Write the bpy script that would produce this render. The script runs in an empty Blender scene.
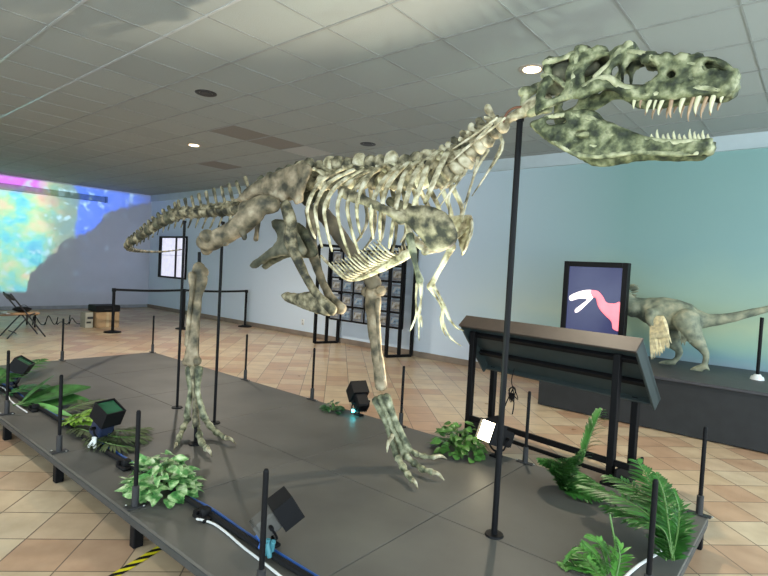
import bpy, math, random
import numpy as np
from mathutils import Vector, Matrix, noise as mnoise

scene = bpy.context.scene
COL = scene.collection
PI = math.pi
random.seed(7)

# ------------------------------------------------------------------ camera (calibrated from the room's own parallel lines)
CX, CY, CAMH = 384.0, 288.0, 1.42          # platform top is z = 0, its back left corner is the origin, floor is z = -0.2
d1 = np.array([-240 - CX, 236 - CY, 0.0]); d2 = np.array([825 - CX, 293.6 - CY, 0.0])
FPX = math.sqrt(-(d1 @ d2)); d1[2] = d2[2] = FPX
ex = -d1 / np.linalg.norm(d1); ey = d2 / np.linalg.norm(d2); ez = np.cross(ex, ey)
if ez[1] > 0: ez = -ez
RM = np.array([ex, ey, ez])
_r = RM @ np.array([153 - CX, 352 - CY, FPX]); CPOS = _r * (CAMH / _r[2])
def ray(px, py): return RM @ np.array([px - CX, py - CY, FPX])
def PZ(px, py, z=0.0):
    r = ray(px, py); return Vector(CPOS + r * (z - CPOS[2]) / r[2])
def PY(px, py, y):
    r = ray(px, py); return Vector(CPOS + r * (y - CPOS[1]) / r[1])
def PX(px, py, x):
    r = ray(px, py); return Vector(CPOS + r * (x - CPOS[0]) / r[0])

cam_d = bpy.data.cameras.new('camera'); cam = bpy.data.objects.new('camera', cam_d); COL.objects.link(cam)
right = Vector(RM @ np.array([1, 0, 0.])); up = Vector(RM @ np.array([0, -1., 0])); fwd = Vector(RM @ np.array([0, 0, 1.]))
cm = Matrix((( right.x, up.x, -fwd.x, CPOS[0]), (right.y, up.y, -fwd.y, CPOS[1]), (right.z, up.z, -fwd.z, CPOS[2]), (0, 0, 0, 1)))
cam.matrix_world = cm
cam_d.sensor_width = 36; cam_d.lens = 36 * FPX / 768; cam_d.clip_start = 0.05
scene.camera = cam

# ------------------------------------------------------------------ world, lamps, exposure
w = bpy.data.worlds.new('world'); scene.world = w; w.use_nodes = True
bg = w.node_tree.nodes['Background']; bg.inputs[0].default_value = (0.76, 0.91, 1.0, 1); bg.inputs[1].default_value = 1.15
scene.view_settings.view_transform = 'Standard'; scene.view_settings.look = 'None'
scene.view_settings.gamma = 1; scene.view_settings.use_curve_mapping = False
scene.view_settings.exposure = 2.0

def look(o, target):
    d = Vector(target) - Vector(o.location); o.rotation_euler = d.to_track_quat('-Z', 'Y').to_euler()
def spot(name, loc, target, power, color, deg=60, blend=.4, size=.03):
    l = bpy.data.lights.new(name, 'SPOT'); l.energy = power; l.color = color; l.spot_size = math.radians(deg)
    l.spot_blend = blend; l.shadow_soft_size = size
    o = bpy.data.objects.new(name, l); o.location = loc; COL.objects.link(o); look(o, target); return o

CEIL = 3.39; WY = 4.25; WX = -9.0; FZ = -0.2; YM = -1.22
# recessed downlights
spot('downlight_lamp', (5.40, .87, CEIL - .04), (5.40, .87, 0), 60, (1, .86, .66), 140, .8, .05)
spot('downlight_lamp', (-.82, .99, CEIL - .04), (-.82, .99, 0), 110, (1, .9, .76), 150, .8, .05)
spot('downlight_lamp', (1.0, -3.4, CEIL - .04), (1.0, -3.4, 0), 60, (1, .9, .78), 150, .8, .05)
# the lit floodlight on the back edge, the green one at the front edge
FLOOD_E = (5.76, -.08, .24)
spot('floodlight_lamp', (FLOOD_E[0] - .03, FLOOD_E[1] - .16, FLOOD_E[2] + .04), (5.35, -1.25, 1.75), 90, (1, .88, .68), 75, .6, .04)
spot('floodlight_lamp', (5.66, -1.96, .36), (6.15, -1.25, 1.9), 26, (.80, 1.0, .78), 95, .7, .04)

# projector throwing a coloured picture on the far left wall
pl = bpy.data.lights.new('projector_lamp', 'SPOT'); pl.energy = 300; pl.spot_size = math.radians(150); pl.spot_blend = .1; pl.shadow_soft_size = .01
po = bpy.data.objects.new('projector_lamp', pl); po.location = (-4.6, .9, 3.05); COL.objects.link(po)
po.matrix_world = Matrix(((0, 0, 1, -4.6), (1, 0, 0, .9), (0, 1, 0, 3.05), (0, 0, 0, 1)))    # local x = world y, local y = world z, local -z = world -x
pl.use_nodes = True
def N(nt, t, **kw):
    n = nt.nodes.new(t)
    for k, v in kw.items(): setattr(n, k, v)
    return n
def proj_nodes(nt):
    em = [n for n in nt.nodes if n.type == 'EMISSION'][0]
    L = nt.links.new
    tc = N(nt, 'ShaderNodeTexCoord'); sp = N(nt, 'ShaderNodeSeparateXYZ'); L(tc.outputs['Normal'], sp.inputs[0])
    ab = N(nt, 'ShaderNodeMath', operation='ABSOLUTE'); L(sp.outputs[2], ab.inputs[0])
    def m(op, a, b=None, c=None):
        n = N(nt, 'ShaderNodeMath', operation=op)
        for i, x in enumerate((a, b, c)):
            if x is None: continue
            if hasattr(x, 'is_linked'): L(x, n.inputs[i])
            else: n.inputs[i].default_value = x
        return n.outputs[0]
    U = m('DIVIDE', sp.outputs[0], ab.outputs[0]); V = m('DIVIDE', sp.outputs[1], ab.outputs[0])
    Yw = m('MULTIPLY_ADD', U, 4.4, .9); Zw = m('MULTIPLY_ADD', V, 4.4, 3.05)      # world y and z on the wall
    cb = N(nt, 'ShaderNodeCombineXYZ'); L(Yw, cb.inputs[0]); L(Zw, cb.inputs[1])
    n1 = N(nt, 'ShaderNodeTexNoise'); L(cb.outputs[0], n1.inputs['Vector']); n1.inputs['Scale'].default_value = 1.1; n1.inputs['Detail'].default_value = 8; n1.inputs['Roughness'].default_value = .65
    n2 = N(nt, 'ShaderNodeTexNoise'); L(cb.outputs[0], n2.inputs['Vector']); n2.inputs['Scale'].default_value = 4.0; n2.inputs['Detail'].default_value = 6
    n3 = N(nt, 'ShaderNodeTexNoise'); L(cb.outputs[0], n3.inputs['Vector']); n3.inputs['Scale'].default_value = 1.3; n3.inputs['Detail'].default_value = 7
    cr = N(nt, 'ShaderNodeValToRGB'); L(n1.outputs[0], cr.inputs[0])
    e = cr.color_ramp.elements; e[0].position = .36; e[0].color = (.03, .55, .75, 1); e[1].position = .66; e[1].color = (.95, .55, .30, 1)
    for p, c in ((.44, (.10, .85, .75, 1)), (.52, (.45, .9, .35, 1)), (.58, (.9, .85, .4, 1))):
        x = e.new(p); x.color = c
    edge = m('MULTIPLY_ADD', n3.outputs[0], 1.0, -.5)
    yb = m('ADD', Yw, edge)
    # a duller olive band right before the blue, blue beyond y ~ 1.9 m, magenta under the ceiling on the left
    fo = m('MULTIPLY_ADD', yb, 2.2, -2.6); co = N(nt, 'ShaderNodeClamp'); L(fo, co.inputs[0])
    mo_ = N(nt, 'ShaderNodeMixRGB'); L(m('MULTIPLY', co.outputs[0], .8), mo_.inputs[0]); L(cr.outputs[0], mo_.inputs[1]); mo_.inputs[2].default_value = (.16, .22, .14, 1)
    fb = m('MULTIPLY_ADD', yb, 7.0, -13.6); cl = N(nt, 'ShaderNodeClamp'); L(fb, cl.inputs[0])
    mx = N(nt, 'ShaderNodeMixRGB'); L(cl.outputs[0], mx.inputs[0]); L(mo_.outputs[0], mx.inputs[1]); mx.inputs[2].default_value = (.0, .16, 1.0, 1)
    fm = m('MULTIPLY_ADD', Zw, 4.0, -11.6); fm2 = m('MULTIPLY_ADD', yb, -3.0, 4.2)
    cm_ = N(nt, 'ShaderNodeClamp'); L(m('MINIMUM', fm, fm2), cm_.inputs[0])
    mg = N(nt, 'ShaderNodeMixRGB'); L(cm_.outputs[0], mg.inputs[0]); L(mx.outputs[0], mg.inputs[1]); mg.inputs[2].default_value = (.8, .10, .85, 1)
    sp2 = m('MULTIPLY_ADD', n2.outputs[0], 9.0, -5.0); sc = N(nt, 'ShaderNodeClamp'); L(sp2, sc.inputs[0])
    wh = N(nt, 'ShaderNodeMixRGB'); L(m('MULTIPLY', sc.outputs[0], .8), wh.inputs[0]); L(mg.outputs[0], wh.inputs[1]); wh.inputs[2].default_value = (.6, 1.0, 1.0, 1)
    fc = N(nt, 'ShaderNodeFloatCurve'); L(m('DIVIDE', Yw, 5.0), fc.inputs['Value']); cu = fc.mapping.curves[0]
    cu.points[0].location = (0, 0.0); cu.points[1].location = (1, .90)
    for yy, zz in ((.80, .05), (.95, .75), (1.54, 1.42), (1.81, 1.78), (2.44, 2.07), (3.04, 2.75), (4.3, 3.2)): cu.points.new(yy / 5, zz / 4)
    fc.mapping.update()
    line = m('MULTIPLY_ADD', fc.outputs[0], 4.0, m('MULTIPLY_ADD', n2.outputs[0], .5, -.25))
    dg = m('SUBTRACT', Zw, line); dgc = N(nt, 'ShaderNodeClamp'); L(m('MULTIPLY_ADD', dg, 9.0, .5), dgc.inputs[0])
    fl = N(nt, 'ShaderNodeClamp'); L(m('MULTIPLY_ADD', Zw, 14.0, -3.6), fl.inputs[0])                # bottom rim of the picture
    ft = N(nt, 'ShaderNodeClamp'); L(m('MULTIPLY_ADD', Zw, -30.0, 101.0), ft.inputs[0])               # and its top rim
    yr = N(nt, 'ShaderNodeClamp'); L(m('MULTIPLY_ADD', Yw, -1.5, 6.6), yr.inputs[0])
    dim = m('MULTIPLY_ADD', sc.outputs[0], .16, .02)
    amp = m('MULTIPLY', m('MULTIPLY', m('MULTIPLY', m('MAXIMUM', dgc.outputs[0], dim), fl.outputs[0]), yr.outputs[0]), ft.outputs[0])
    L(wh.outputs[0], em.inputs[0]); L(amp, em.inputs[1])
proj_nodes(pl.node_tree)

# ------------------------------------------------------------------ materials
def mat(name, color, rough=.6, metal=0.0, var=None, scale=8.0,  emis=None, estr=0.0, spec=.5, bump=0.0, detail=4, stops=None, coat=0):
    m = bpy.data.materials.new(name); m.use_nodes = True; nt = m.node_tree; b = nt.nodes['Principled BSDF']
    b.inputs['Base Color'].default_value = (*color, 1); b.inputs['Roughness'].default_value = rough; b.inputs['Metallic'].default_value = metal
    b.inputs['Specular IOR Level'].default_value = spec
    if coat: b.inputs['Coat Weight'].default_value = coat
    tc = nt.nodes.new('ShaderNodeTexCoord'); nz = nt.nodes.new('ShaderNodeTexNoise')
    nt.links.new(tc.outputs['Object'], nz.inputs['Vector']); nz.inputs['Scale'].default_value = scale; nz.inputs['Detail'].default_value = detail
    cr = nt.nodes.new('ShaderNodeValToRGB'); nt.links.new(nz.outputs[0], cr.inputs[0])
    if stops:
        if name.startswith('bone'): stops = [(p_, tuple(c_ * .74 for c_ in q_)) for p_, q_ in stops]
        e = cr.color_ramp.elements
        e[0].position, e[0].color = stops[0][0], (*stops[0][1], 1); e[1].position, e[1].color = stops[-1][0], (*stops[-1][1], 1)
        for p, c in stops[1:-1]:
            x = e.new(p); x.color = (*c, 1)
    else:
        v = var if var is not None else .12
        cr.color_ramp.elements[0].position = .3; cr.color_ramp.elements[1].position = .7
        cr.color_ramp.elements[0].color = (*[c * (1 - v) for c in color], 1); cr.color_ramp.elements[1].color = (*[min(1, c * (1 + v)) for c in color], 1)
    nt.links.new(cr.outputs[0], b.inputs['Base Color'])
    if bump:
        bp = nt.nodes.new('ShaderNodeBump'); bp.inputs['Strength'].default_value = bump; bp.inputs['Distance'].default_value = .02
        nt.links.new(nz.outputs[0], bp.inputs['Height']); nt.links.new(bp.outputs[0], b.inputs['Normal'])
    if emis:
        b.inputs['Emission Color'].default_value = (*emis, 1); b.inputs['Emission Strength'].default_value = estr
    return m

BONE = mat('bone', (.4, .38, .26), .7, stops=[(.37, (.03, .03, .018)), (.46, (.13, .115, .065)), (.56, (.35, .30, .18)), (.70, (.66, .59, .40))], scale=14, bump=.8, detail=9)
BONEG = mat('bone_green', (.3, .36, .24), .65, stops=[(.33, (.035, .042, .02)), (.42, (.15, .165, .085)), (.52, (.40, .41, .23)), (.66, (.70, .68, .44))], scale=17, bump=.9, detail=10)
BONESK = mat('bone_skull_shaded', (.2, .2, .12), .7, stops=[(.36, (.02, .028, .012)), (.47, (.085, .10, .045)), (.57, (.24, .26, .13)), (.70, (.50, .50, .30))], scale=19, bump=.9, detail=10)  # recess shade put into the colour: skull plates darker than their raised bars
BONEP = mat('bone_pale', (.6, .56, .42), .6, stops=[(.34, (.12, .10, .05)), (.44, (.40, .34, .20)), (.55, (.72, .65, .44)), (.68, (.92, .86, .66))], scale=17, bump=.6, detail=8)
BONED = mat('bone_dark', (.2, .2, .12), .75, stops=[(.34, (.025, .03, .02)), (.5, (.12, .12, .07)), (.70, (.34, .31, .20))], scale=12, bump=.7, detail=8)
BONET = mat('bone_teal', (.25, .34, .27), .65, stops=[(.36, (.06, .07, .04)), (.46, (.20, .21, .12)), (.56, (.42, .42, .26)), (.70, (.72, .70, .50))], scale=16, bump=.7, detail=8)
BONEL = mat('bone_leg', (.3, .28, .18), .7, stops=[(.35, (.06, .055, .035)), (.46, (.20, .165, .10)), (.57, (.38, .30, .19)), (.70, (.60, .51, .35))], scale=10, bump=.8, detail=9)
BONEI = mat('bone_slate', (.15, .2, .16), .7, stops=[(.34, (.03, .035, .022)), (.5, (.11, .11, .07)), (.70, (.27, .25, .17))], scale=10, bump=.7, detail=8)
TOOTH = mat('tooth', (.55, .53, .34), .4, var=.15, scale=30)
TOOTHB = mat('tooth_brown', (.33, .22, .13), .5, var=.3, scale=30)
BLACK = mat('black_metal', (.006, .006, .007), .55, 0, spec=.15)
BLACKP = mat('black_plastic', (.007, .007, .008), .6, spec=.2)
DGREY = mat('dark_grey_metal', (.026, .026, .028), .5)
BOARD = mat('platform_board', (.098, .092, .080), .5, var=.25, scale=1.6, detail=8, bump=.05)
EDGE = mat('platform_edge', (.048, .050, .050), .5)
WHITEC = mat('white_cable', (.7, .7, .68), .5)
BLUEC = mat('blue_cable', (.02, .10, .38), .45)
CYAN = mat('cyan_led', (0, .6, .6), .4, emis=(.05, .9, 1.0), estr=6)
WHITE = mat('white_plastic', (.75, .76, .74), .5)
CARD = mat('cardboard', (.42, .27, .14), .8, var=.1)
PAPER = mat('paper_box', (.40, .38, .30), .7)
GREENGL = mat('green_glass', (.03, .12, .06), .12, coat=.5)
DINO = mat('dino_skin', (.35, .35, .27), .7, stops=[(.32, (.10, .12, .09)), (.5, (.24, .26, .18)), (.7, (.42, .40, .27))], scale=9, bump=.4, detail=6)
FEATH = mat('feather', (.78, .68, .42), .75, var=.3, scale=22)
PLINTH = mat('plinth_paint', (.024, .026, .028), .6, spec=.3)
LEAFD = mat('leaf_dark', (.025, .10, .03), .45, var=.6, scale=14)
LEAFM2 = mat('leaf_palm', (.04, .15, .025), .4, var=.55, scale=12)
LEAFM = mat('leaf_mid', (.035, .12, .025), .4, var=.55, scale=12)
LEAFY = mat('leaf_yellow', (.24, .42, .05), .45, var=.4, scale=12)
LEAFO = mat('leaf_olive', (.06, .085, .03), .55, var=.5, scale=10)
POTHOS = mat('leaf_variegated', (.2, .4, .12), .4, stops=[(.34, (.04, .16, .04)), (.46, (.13, .34, .09)), (.56, (.45, .60, .28)), (.68, (.72, .80, .52))], scale=20, detail=3)
IVY = mat('leaf_ivy', (.06, .16, .03), .4, var=.55, scale=16)
STEM = mat('stem', (.10, .20, .05), .5)
YEL = mat('tape_yellow', (.85, .72, .02), .4)

def node_mat(name, rough=.5, spec=.5):
    m = bpy.data.materials.new(name); m.use_nodes = True
    b = m.node_tree.nodes['Principled BSDF']; b.inputs['Roughness'].default_value = rough; b.inputs['Specular IOR Level'].default_value = spec
    return m, m.node_tree, b
def mathn(nt, op, a, b=None, c=None):
    n = nt.nodes.new('ShaderNodeMath'); n.operation = op
    for i, x in enumerate((a, b, c)):
        if x is None: continue
        if hasattr(x, 'is_linked'): nt.links.new(x, n.inputs[i])
        else: n.inputs[i].default_value = x
    return n.outputs[0]

def floor_material():
    m, nt, b = node_mat('terracotta_tiles', .32, .5); L = nt.links.new
    tc = nt.nodes.new('ShaderNodeTexCoord'); sp = nt.nodes.new('ShaderNodeSeparateXYZ'); L(tc.outputs['Object'], sp.inputs[0])
    S = .3150; r2 = 1 / math.sqrt(2)
    A = mathn(nt, 'DIVIDE', mathn(nt, 'SUBTRACT', mathn(nt, 'MULTIPLY', mathn(nt, 'ADD', sp.outputs[0], sp.outputs[1]), r2), 1.040), S)
    B = mathn(nt, 'DIVIDE', mathn(nt, 'SUBTRACT', mathn(nt, 'MULTIPLY', mathn(nt, 'SUBTRACT', sp.outputs[0], sp.outputs[1]), r2), 5.050), S)
    fa = mathn(nt, 'ABSOLUTE', mathn(nt, 'SUBTRACT', mathn(nt, 'FRACT', A), .5)); fb = mathn(nt, 'ABSOLUTE', mathn(nt, 'SUBTRACT', mathn(nt, 'FRACT', B), .5))
    g = mathn(nt, 'GREATER_THAN', mathn(nt, 'MAXIMUM', fa, fb), .488)
    cb = nt.nodes.new('ShaderNodeCombineXYZ'); L(mathn(nt, 'FLOOR', A), cb.inputs[0]); L(mathn(nt, 'FLOOR', B), cb.inputs[1])
    wn = nt.nodes.new('ShaderNodeTexWhiteNoise'); wn.noise_dimensions = '2D'; L(cb.outputs[0], wn.inputs['Vector'])
    cr = nt.nodes.new('ShaderNodeValToRGB'); L(wn.outputs[0], cr.inputs[0]); e = cr.color_ramp.elements
    e[0].position = 0; e[0].color = (.62, .46, .29, 1); e[1].position = 1; e[1].color = (.52, .34, .22, 1)
    x = e.new(.45); x.color = (.66, .53, .36, 1); x = e.new(.75); x.color = (.54, .35, .22, 1)
    nz = nt.nodes.new('ShaderNodeTexNoise'); L(tc.outputs['Object'], nz.inputs['Vector']); nz.inputs['Scale'].default_value = 5; nz.inputs['Detail'].default_value = 8
    mx = nt.nodes.new('ShaderNodeMixRGB'); mx.blend_type = 'MULTIPLY'; mx.inputs[0].default_value = .55
    cr2 = nt.nodes.new('ShaderNodeValToRGB'); L(nz.outputs[0], cr2.inputs[0]); cr2.color_ramp.elements[0].color = (.62, .55, .5, 1); cr2.color_ramp.elements[0].position = .3; cr2.color_ramp.elements[1].position = .65
    L(cr.outputs[0], mx.inputs[1]); L(cr2.outputs[0], mx.inputs[2])
    mg = nt.nodes.new('ShaderNodeMixRGB'); L(g, mg.inputs[0]); L(mx.outputs[0], mg.inputs[1]); mg.inputs[2].default_value = (.16, .11, .075, 1)
    L(mg.outputs[0], b.inputs['Base Color'])
    bp = nt.nodes.new('ShaderNodeBump'); bp.invert = True; bp.inputs['Distance'].default_value = .003; bp.inputs['Strength'].default_value = .6; L(g, bp.inputs['Height']); L(bp.outputs[0], b.inputs['Normal'])
    L(mathn(nt, 'MULTIPLY_ADD', nz.outputs[0], .25, .2), b.inputs['Roughness'])
    return m
def ceiling_material(name, base, var):
    m, nt, b = node_mat(name, .85, .2); L = nt.links.new
    tc = nt.nodes.new('ShaderNodeTexCoord'); sp = nt.nodes.new('ShaderNodeSeparateXYZ'); L(tc.outputs['Object'], sp.inputs[0])
    A = mathn(nt, 'DIVIDE', mathn(nt, 'SUBTRACT', sp.outputs[0], .30), .678); B = mathn(nt, 'DIVIDE', mathn(nt, 'ADD', sp.outputs[1], 1.51), .691)
    cb = nt.nodes.new('ShaderNodeCombineXYZ'); L(mathn(nt, 'FLOOR', A), cb.inputs[0]); L(mathn(nt, 'FLOOR', B), cb.inputs[1])
    wn = nt.nodes.new('ShaderNodeTexWhiteNoise'); wn.noise_dimensions = '2D'; L(cb.outputs[0], wn.inputs['Vector'])
    cr = nt.nodes.new('ShaderNodeValToRGB'); L(wn.outputs[0], cr.inputs[0])
    cr.color_ramp.elements[0].color = (*[c * (1 - var) for c in base], 1); cr.color_ramp.elements[1].color = (*[c * (1 + var) for c in base], 1)
    L(cr.outputs[0], b.inputs['Base Color'])
    nz = nt.nodes.new('ShaderNodeTexNoise'); L(tc.outputs['Object'], nz.inputs['Vector']); nz.inputs['Scale'].default_value = 120
    bp = nt.nodes.new('ShaderNodeBump'); bp.inputs['Strength'].default_value = .25; bp.inputs['Distance'].default_value = .01; L(nz.outputs[0], bp.inputs['Height']); L(bp.outputs[0], b.inputs['Normal'])
    return m
def wall_material():      # cool white paint; behind the plinth a soft landscape, teal light tint painted in
    m, nt, b = node_mat('mural_wall', .75, .3); L = nt.links.new
    tc = nt.nodes.new('ShaderNodeTexCoord'); sp = nt.nodes.new('ShaderNodeSeparateXYZ'); L(tc.outputs['Object'], sp.inputs[0])
    nz = nt.nodes.new('ShaderNodeTexNoise'); L(tc.outputs['Object'], nz.inputs['Vector']); nz.inputs['Scale'].default_value = 1.1; nz.inputs['Detail'].default_value = 3
    h = mathn(nt, 'ADD', sp.outputs[2], mathn(nt, 'MULTIPLY_ADD', nz.outputs[0], .6, -.3))
    hh = mathn(nt, 'DIVIDE', mathn(nt, 'ADD', h, .2), 3.5)
    cr = nt.nodes.new('ShaderNodeValToRGB'); L(hh, cr.inputs[0]); e = cr.color_ramp.elements
    e[0].position = 0.10; e[0].color = (.40, .40, .50, 1); e[1].position = .95; e[1].color = (.24, .40, .38, 1)
    for p, c in ((.20, (.25, .41, .44, 1)), (.26, (.33, .50, .40, 1)), (.33, (.46, .56, .38, 1)), (.42, (.37, .50, .40, 1)), (.6, (.27, .42, .40, 1))):
        x = e.new(p); x.color = c
    f = nt.nodes.new('ShaderNodeClamp'); L(mathn(nt, 'DIVIDE', mathn(nt, 'SUBTRACT', sp.outputs[0], 2.2), 3.2), f.inputs[0])
    mx = nt.nodes.new('ShaderNodeMixRGB'); L(f.outputs[0], mx.inputs[0]); mx.inputs[1].default_value = (.66, .755, .86, 1); L(cr.outputs[0], mx.inputs[2])
    L(mx.outputs[0], b.inputs['Base Color']); return m
FLOORM = floor_material()
CEILM = ceiling_material('ceiling_tile', (.355, .38, .36), .04)
CEILD = ceiling_material('stained_ceiling_tile', (.25, .235, .21), .05)
CEILL = ceiling_material('new_ceiling_tile', (.46, .47, .45), .02)
WALLM = wall_material()
WALLL = mat('left_wall_paint', (.56, .57, .66), .8, var=.03, scale=2)
TRIMC = mat('cornice_paint', (.50, .58, .60), .7, var=.03)
TBAR = mat('ceiling_bar', (.27, .28, .26), .5)
TBARL = mat('ceiling_bar_sheen', (.46, .49, .49), .35, coat=.6)  # sheen painted in: paler colour stands for the projection's grazing reflection
BASEB = mat('baseboard_tile', (.24, .19, .15), .5, var=.25, scale=3)

# ------------------------------------------------------------------ mesh helpers
class MB:
    def __init__(s): s.v = []; s.f = []; s.m = []
    def add(s, vs, fs, mi=0):
        o = len(s.v); s.v += [tuple(v) for v in vs]; s.f += [tuple(i + o for i in f) for f in fs]; s.m += [mi] * len(fs); return s
    def box(s, c, size, rot=None, mi=0):
        hx, hy, hz = [a / 2 for a in size]; c = Vector(c)
        vs = [Vector((x, y, z)) for x in (-hx, hx) for y in (-hy, hy) for z in (-hz, hz)]
        if rot is not None: vs = [rot @ v for v in vs]
        return s.add([v + c for v in vs], [(0, 1, 3, 2), (4, 6, 7, 5), (0, 4, 5, 1), (2, 3, 7, 6), (0, 2, 6, 4), (1, 5, 7, 3)], mi)
    def bbox(s, c, size, rot=None, b=.004, mi=0):      # box with chamfered long edges
        hx, hy, hz = [a / 2 for a in size]; c = Vector(c); b = min(b, hx * .45, hy * .45, hz * .45)
        vs = []
        for z, k in ((-hz, b), (-hz + b, 0), (hz - b, 0), (hz, b)):
            x, y = hx - k, hy - k
            for p in ((-x + b, -y), (x - b, -y), (x, -y + b), (x, y - b), (x - b, y), (-x + b, y), (-x, y - b), (-x, -y + b)): vs.append(Vector((*p, z)))
        if rot is not None: vs = [rot @ v for v in vs]
        fs = [tuple(range(7, -1, -1)), tuple(range(24, 32))]
        for r in range(3):
            for i in range(8): fs.append((r * 8 + i, r * 8 + (i + 1) % 8, r * 8 + 8 + (i + 1) % 8, r * 8 + 8 + i))
        return s.add([v + c for v in vs], fs, mi)
    def rod(s, a, b, r, seg=10, r2=None, mi=0):
        a, b = Vector(a), Vector(b); d = (b - a).normalized(); q = d.to_track_quat('Z', 'Y'); r2 = r if r2 is None else r2
        vs = []
        for p, rr in ((a, r), (b, r2)):
            for i in range(seg): vs.append(p + q @ Vector((rr * math.cos(2 * PI * i / seg), rr * math.sin(2 * PI * i / seg), 0)))
        fs = [(i, (i + 1) % seg, seg + (i + 1) % seg, seg + i) for i in range(seg)] + [tuple(range(seg - 1, -1, -1)), tuple(range(seg, 2 * seg))]
        return s.add(vs, fs, mi)
    def tube(s, pts, radii, seg=8, sub=3, flat=1.0, mi=0, up=None, cap=True):
        pts = [Vector(p) for p in pts]
        if not hasattr(radii, '__len__'): radii = [radii] * len(pts)
        P, R = [], []
        n = len(pts)
        for i in range(n - 1):
            p0, p1, p2, p3 = pts[max(i - 1, 0)], pts[i], pts[i + 1], pts[min(i + 2, n - 1)]
            for k in range(sub):
                t = k / sub; t2, t3 = t * t, t * t * t
                P.append(.5 * (2 * p1 + (p2 - p0) * t + (2 * p0 - 5 * p1 + 4 * p2 - p3) * t2 + (3 * p1 - p0 - 3 * p2 + p3) * t3))
                tt = t * t * (3 - 2 * t); R.append(radii[i] * (1 - tt) + radii[i + 1] * tt)
        P.append(pts[-1]); R.append(radii[-1])
        if cap:
            d0 = (P[0] - P[1]).normalized(); d1 = (P[-1] - P[-2]).normalized(); a, b = P[0].copy(), P[-1].copy(); ra, rb = R[0], R[-1]
            P = [a + d0 * ra * .75, a + d0 * ra * .5] + P + [b + d1 * rb * .5, b + d1 * rb * .75]; R = [ra * .35, ra * .78] + R + [rb * .78, rb * .35]
        rings = []; u = None
        for i, p in enumerate(P):
            t = (P[min(i + 1, len(P) - 1)] - P[max(i - 1, 0)]).normalized()
            if u is None:
                ref = Vector(up) if up is not None else (Vector((0, 0, 1)) if abs(t.z) < .9 else Vector((1, 0, 0)))
                u = (ref - t * ref.dot(t)).normalized()
            else:
                ref = Vector(up) if up is not None else u
                u2 = ref - t * ref.dot(t); u = u2.normalized() if u2.length > 1e-4 else u
            v = t.cross(u)
            rings.append([p + (u * math.cos(2 * PI * k / seg) + v * flat * math.sin(2 * PI * k / seg)) * R[i] for k in range(seg)])
        vs = [q for r in rings for q in r]; m = len(rings)
        fs = [(r * seg + k, r * seg + (k + 1) % seg, (r + 1) * seg + (k + 1) % seg, (r + 1) * seg + k) for r in range(m - 1) for k in range(seg)]
        fs += [tuple(range(seg - 1, -1, -1)), tuple(range((m - 1) * seg, m * seg))]
        return s.add(vs, fs, mi)
    def ball(s, c, r, sc=(1, 1, 1), rot=None, n=8, mi=0):
        c = Vector(c); vs = [Vector((0, 0, -r * sc[2]))]; m = n // 2 + 1
        for j in range(1, m):
            th = -PI / 2 + PI * j / m
            for k in range(n): vs.append(Vector((r * sc[0] * math.cos(th) * math.cos(2 * PI * k / n), r * sc[1] * math.cos(th) * math.sin(2 * PI * k / n), r * sc[2] * math.sin(th))))
        vs.append(Vector((0, 0, r * sc[2]))); e = len(vs) - 1
        if rot is not None: vs = [rot @ v for v in vs]
        fs = [(0, 1 + (k + 1) % n, 1 + k) for k in range(n)] + [(e, 1 + (m - 2) * n + k, 1 + (m - 2) * n + (k + 1) % n) for k in range(n)]
        for j in range(m - 2):
            for k in range(n): a = 1 + j * n; fs.append((a + k, a + (k + 1) % n, a + n + (k + 1) % n, a + n + k))
        return s.add([v + c for v in vs], fs, mi)
    def build(s, name, mats, parent=None, smooth=True, lump=0, freq=14, loc=None, auto=True):
        me = bpy.data.meshes.new(name)
        vs = s.v
        if loc is not None: vs = [(v[0] - loc[0], v[1] - loc[1], v[2] - loc[2]) for v in vs]
        me.from_pydata(vs, [], s.f)
        if not isinstance(mats, (list, tuple)): mats = [mats]
        for m in mats: me.materials.append(m)
        me.polygons.foreach_set('material_index', s.m)
        me.polygons.foreach_set('use_smooth', [smooth] * len(me.polygons)); me.update()
        if smooth and auto: me.set_sharp_from_angle(angle=math.radians(50))
        if lump:
            nr = [v.normal.copy() for v in me.vertices]
            for v, nn in zip(me.vertices, nr):
                p = v.co * freq; a = mnoise.noise(p) + .5 * mnoise.noise(p * 2.3)
                v.co += nn * a * lump
            me.update()
        o = bpy.data.objects.new(name, me); COL.objects.link(o)
        if parent is not None: o.parent = parent
        if loc is not None: o.location = loc
        return o

def empty(name, loc=(0, 0, 0), label=None, cat=None, group=None):
    o = bpy.data.objects.new(name, None); o.location = loc; o.empty_display_size = .1; COL.objects.link(o)
    if label: tag(o, label, cat, group)
    return o
def tag(o, label, cat, group=None, kind=None):
    o['label'] = label; o['category'] = cat
    if group: o['group'] = group
    if kind: o['kind'] = kind
    return o
def struct(o): o['kind'] = 'structure'; return o
ORD = ['first', 'second', 'third', 'fourth', 'fifth', 'sixth', 'seventh', 'eighth']

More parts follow.
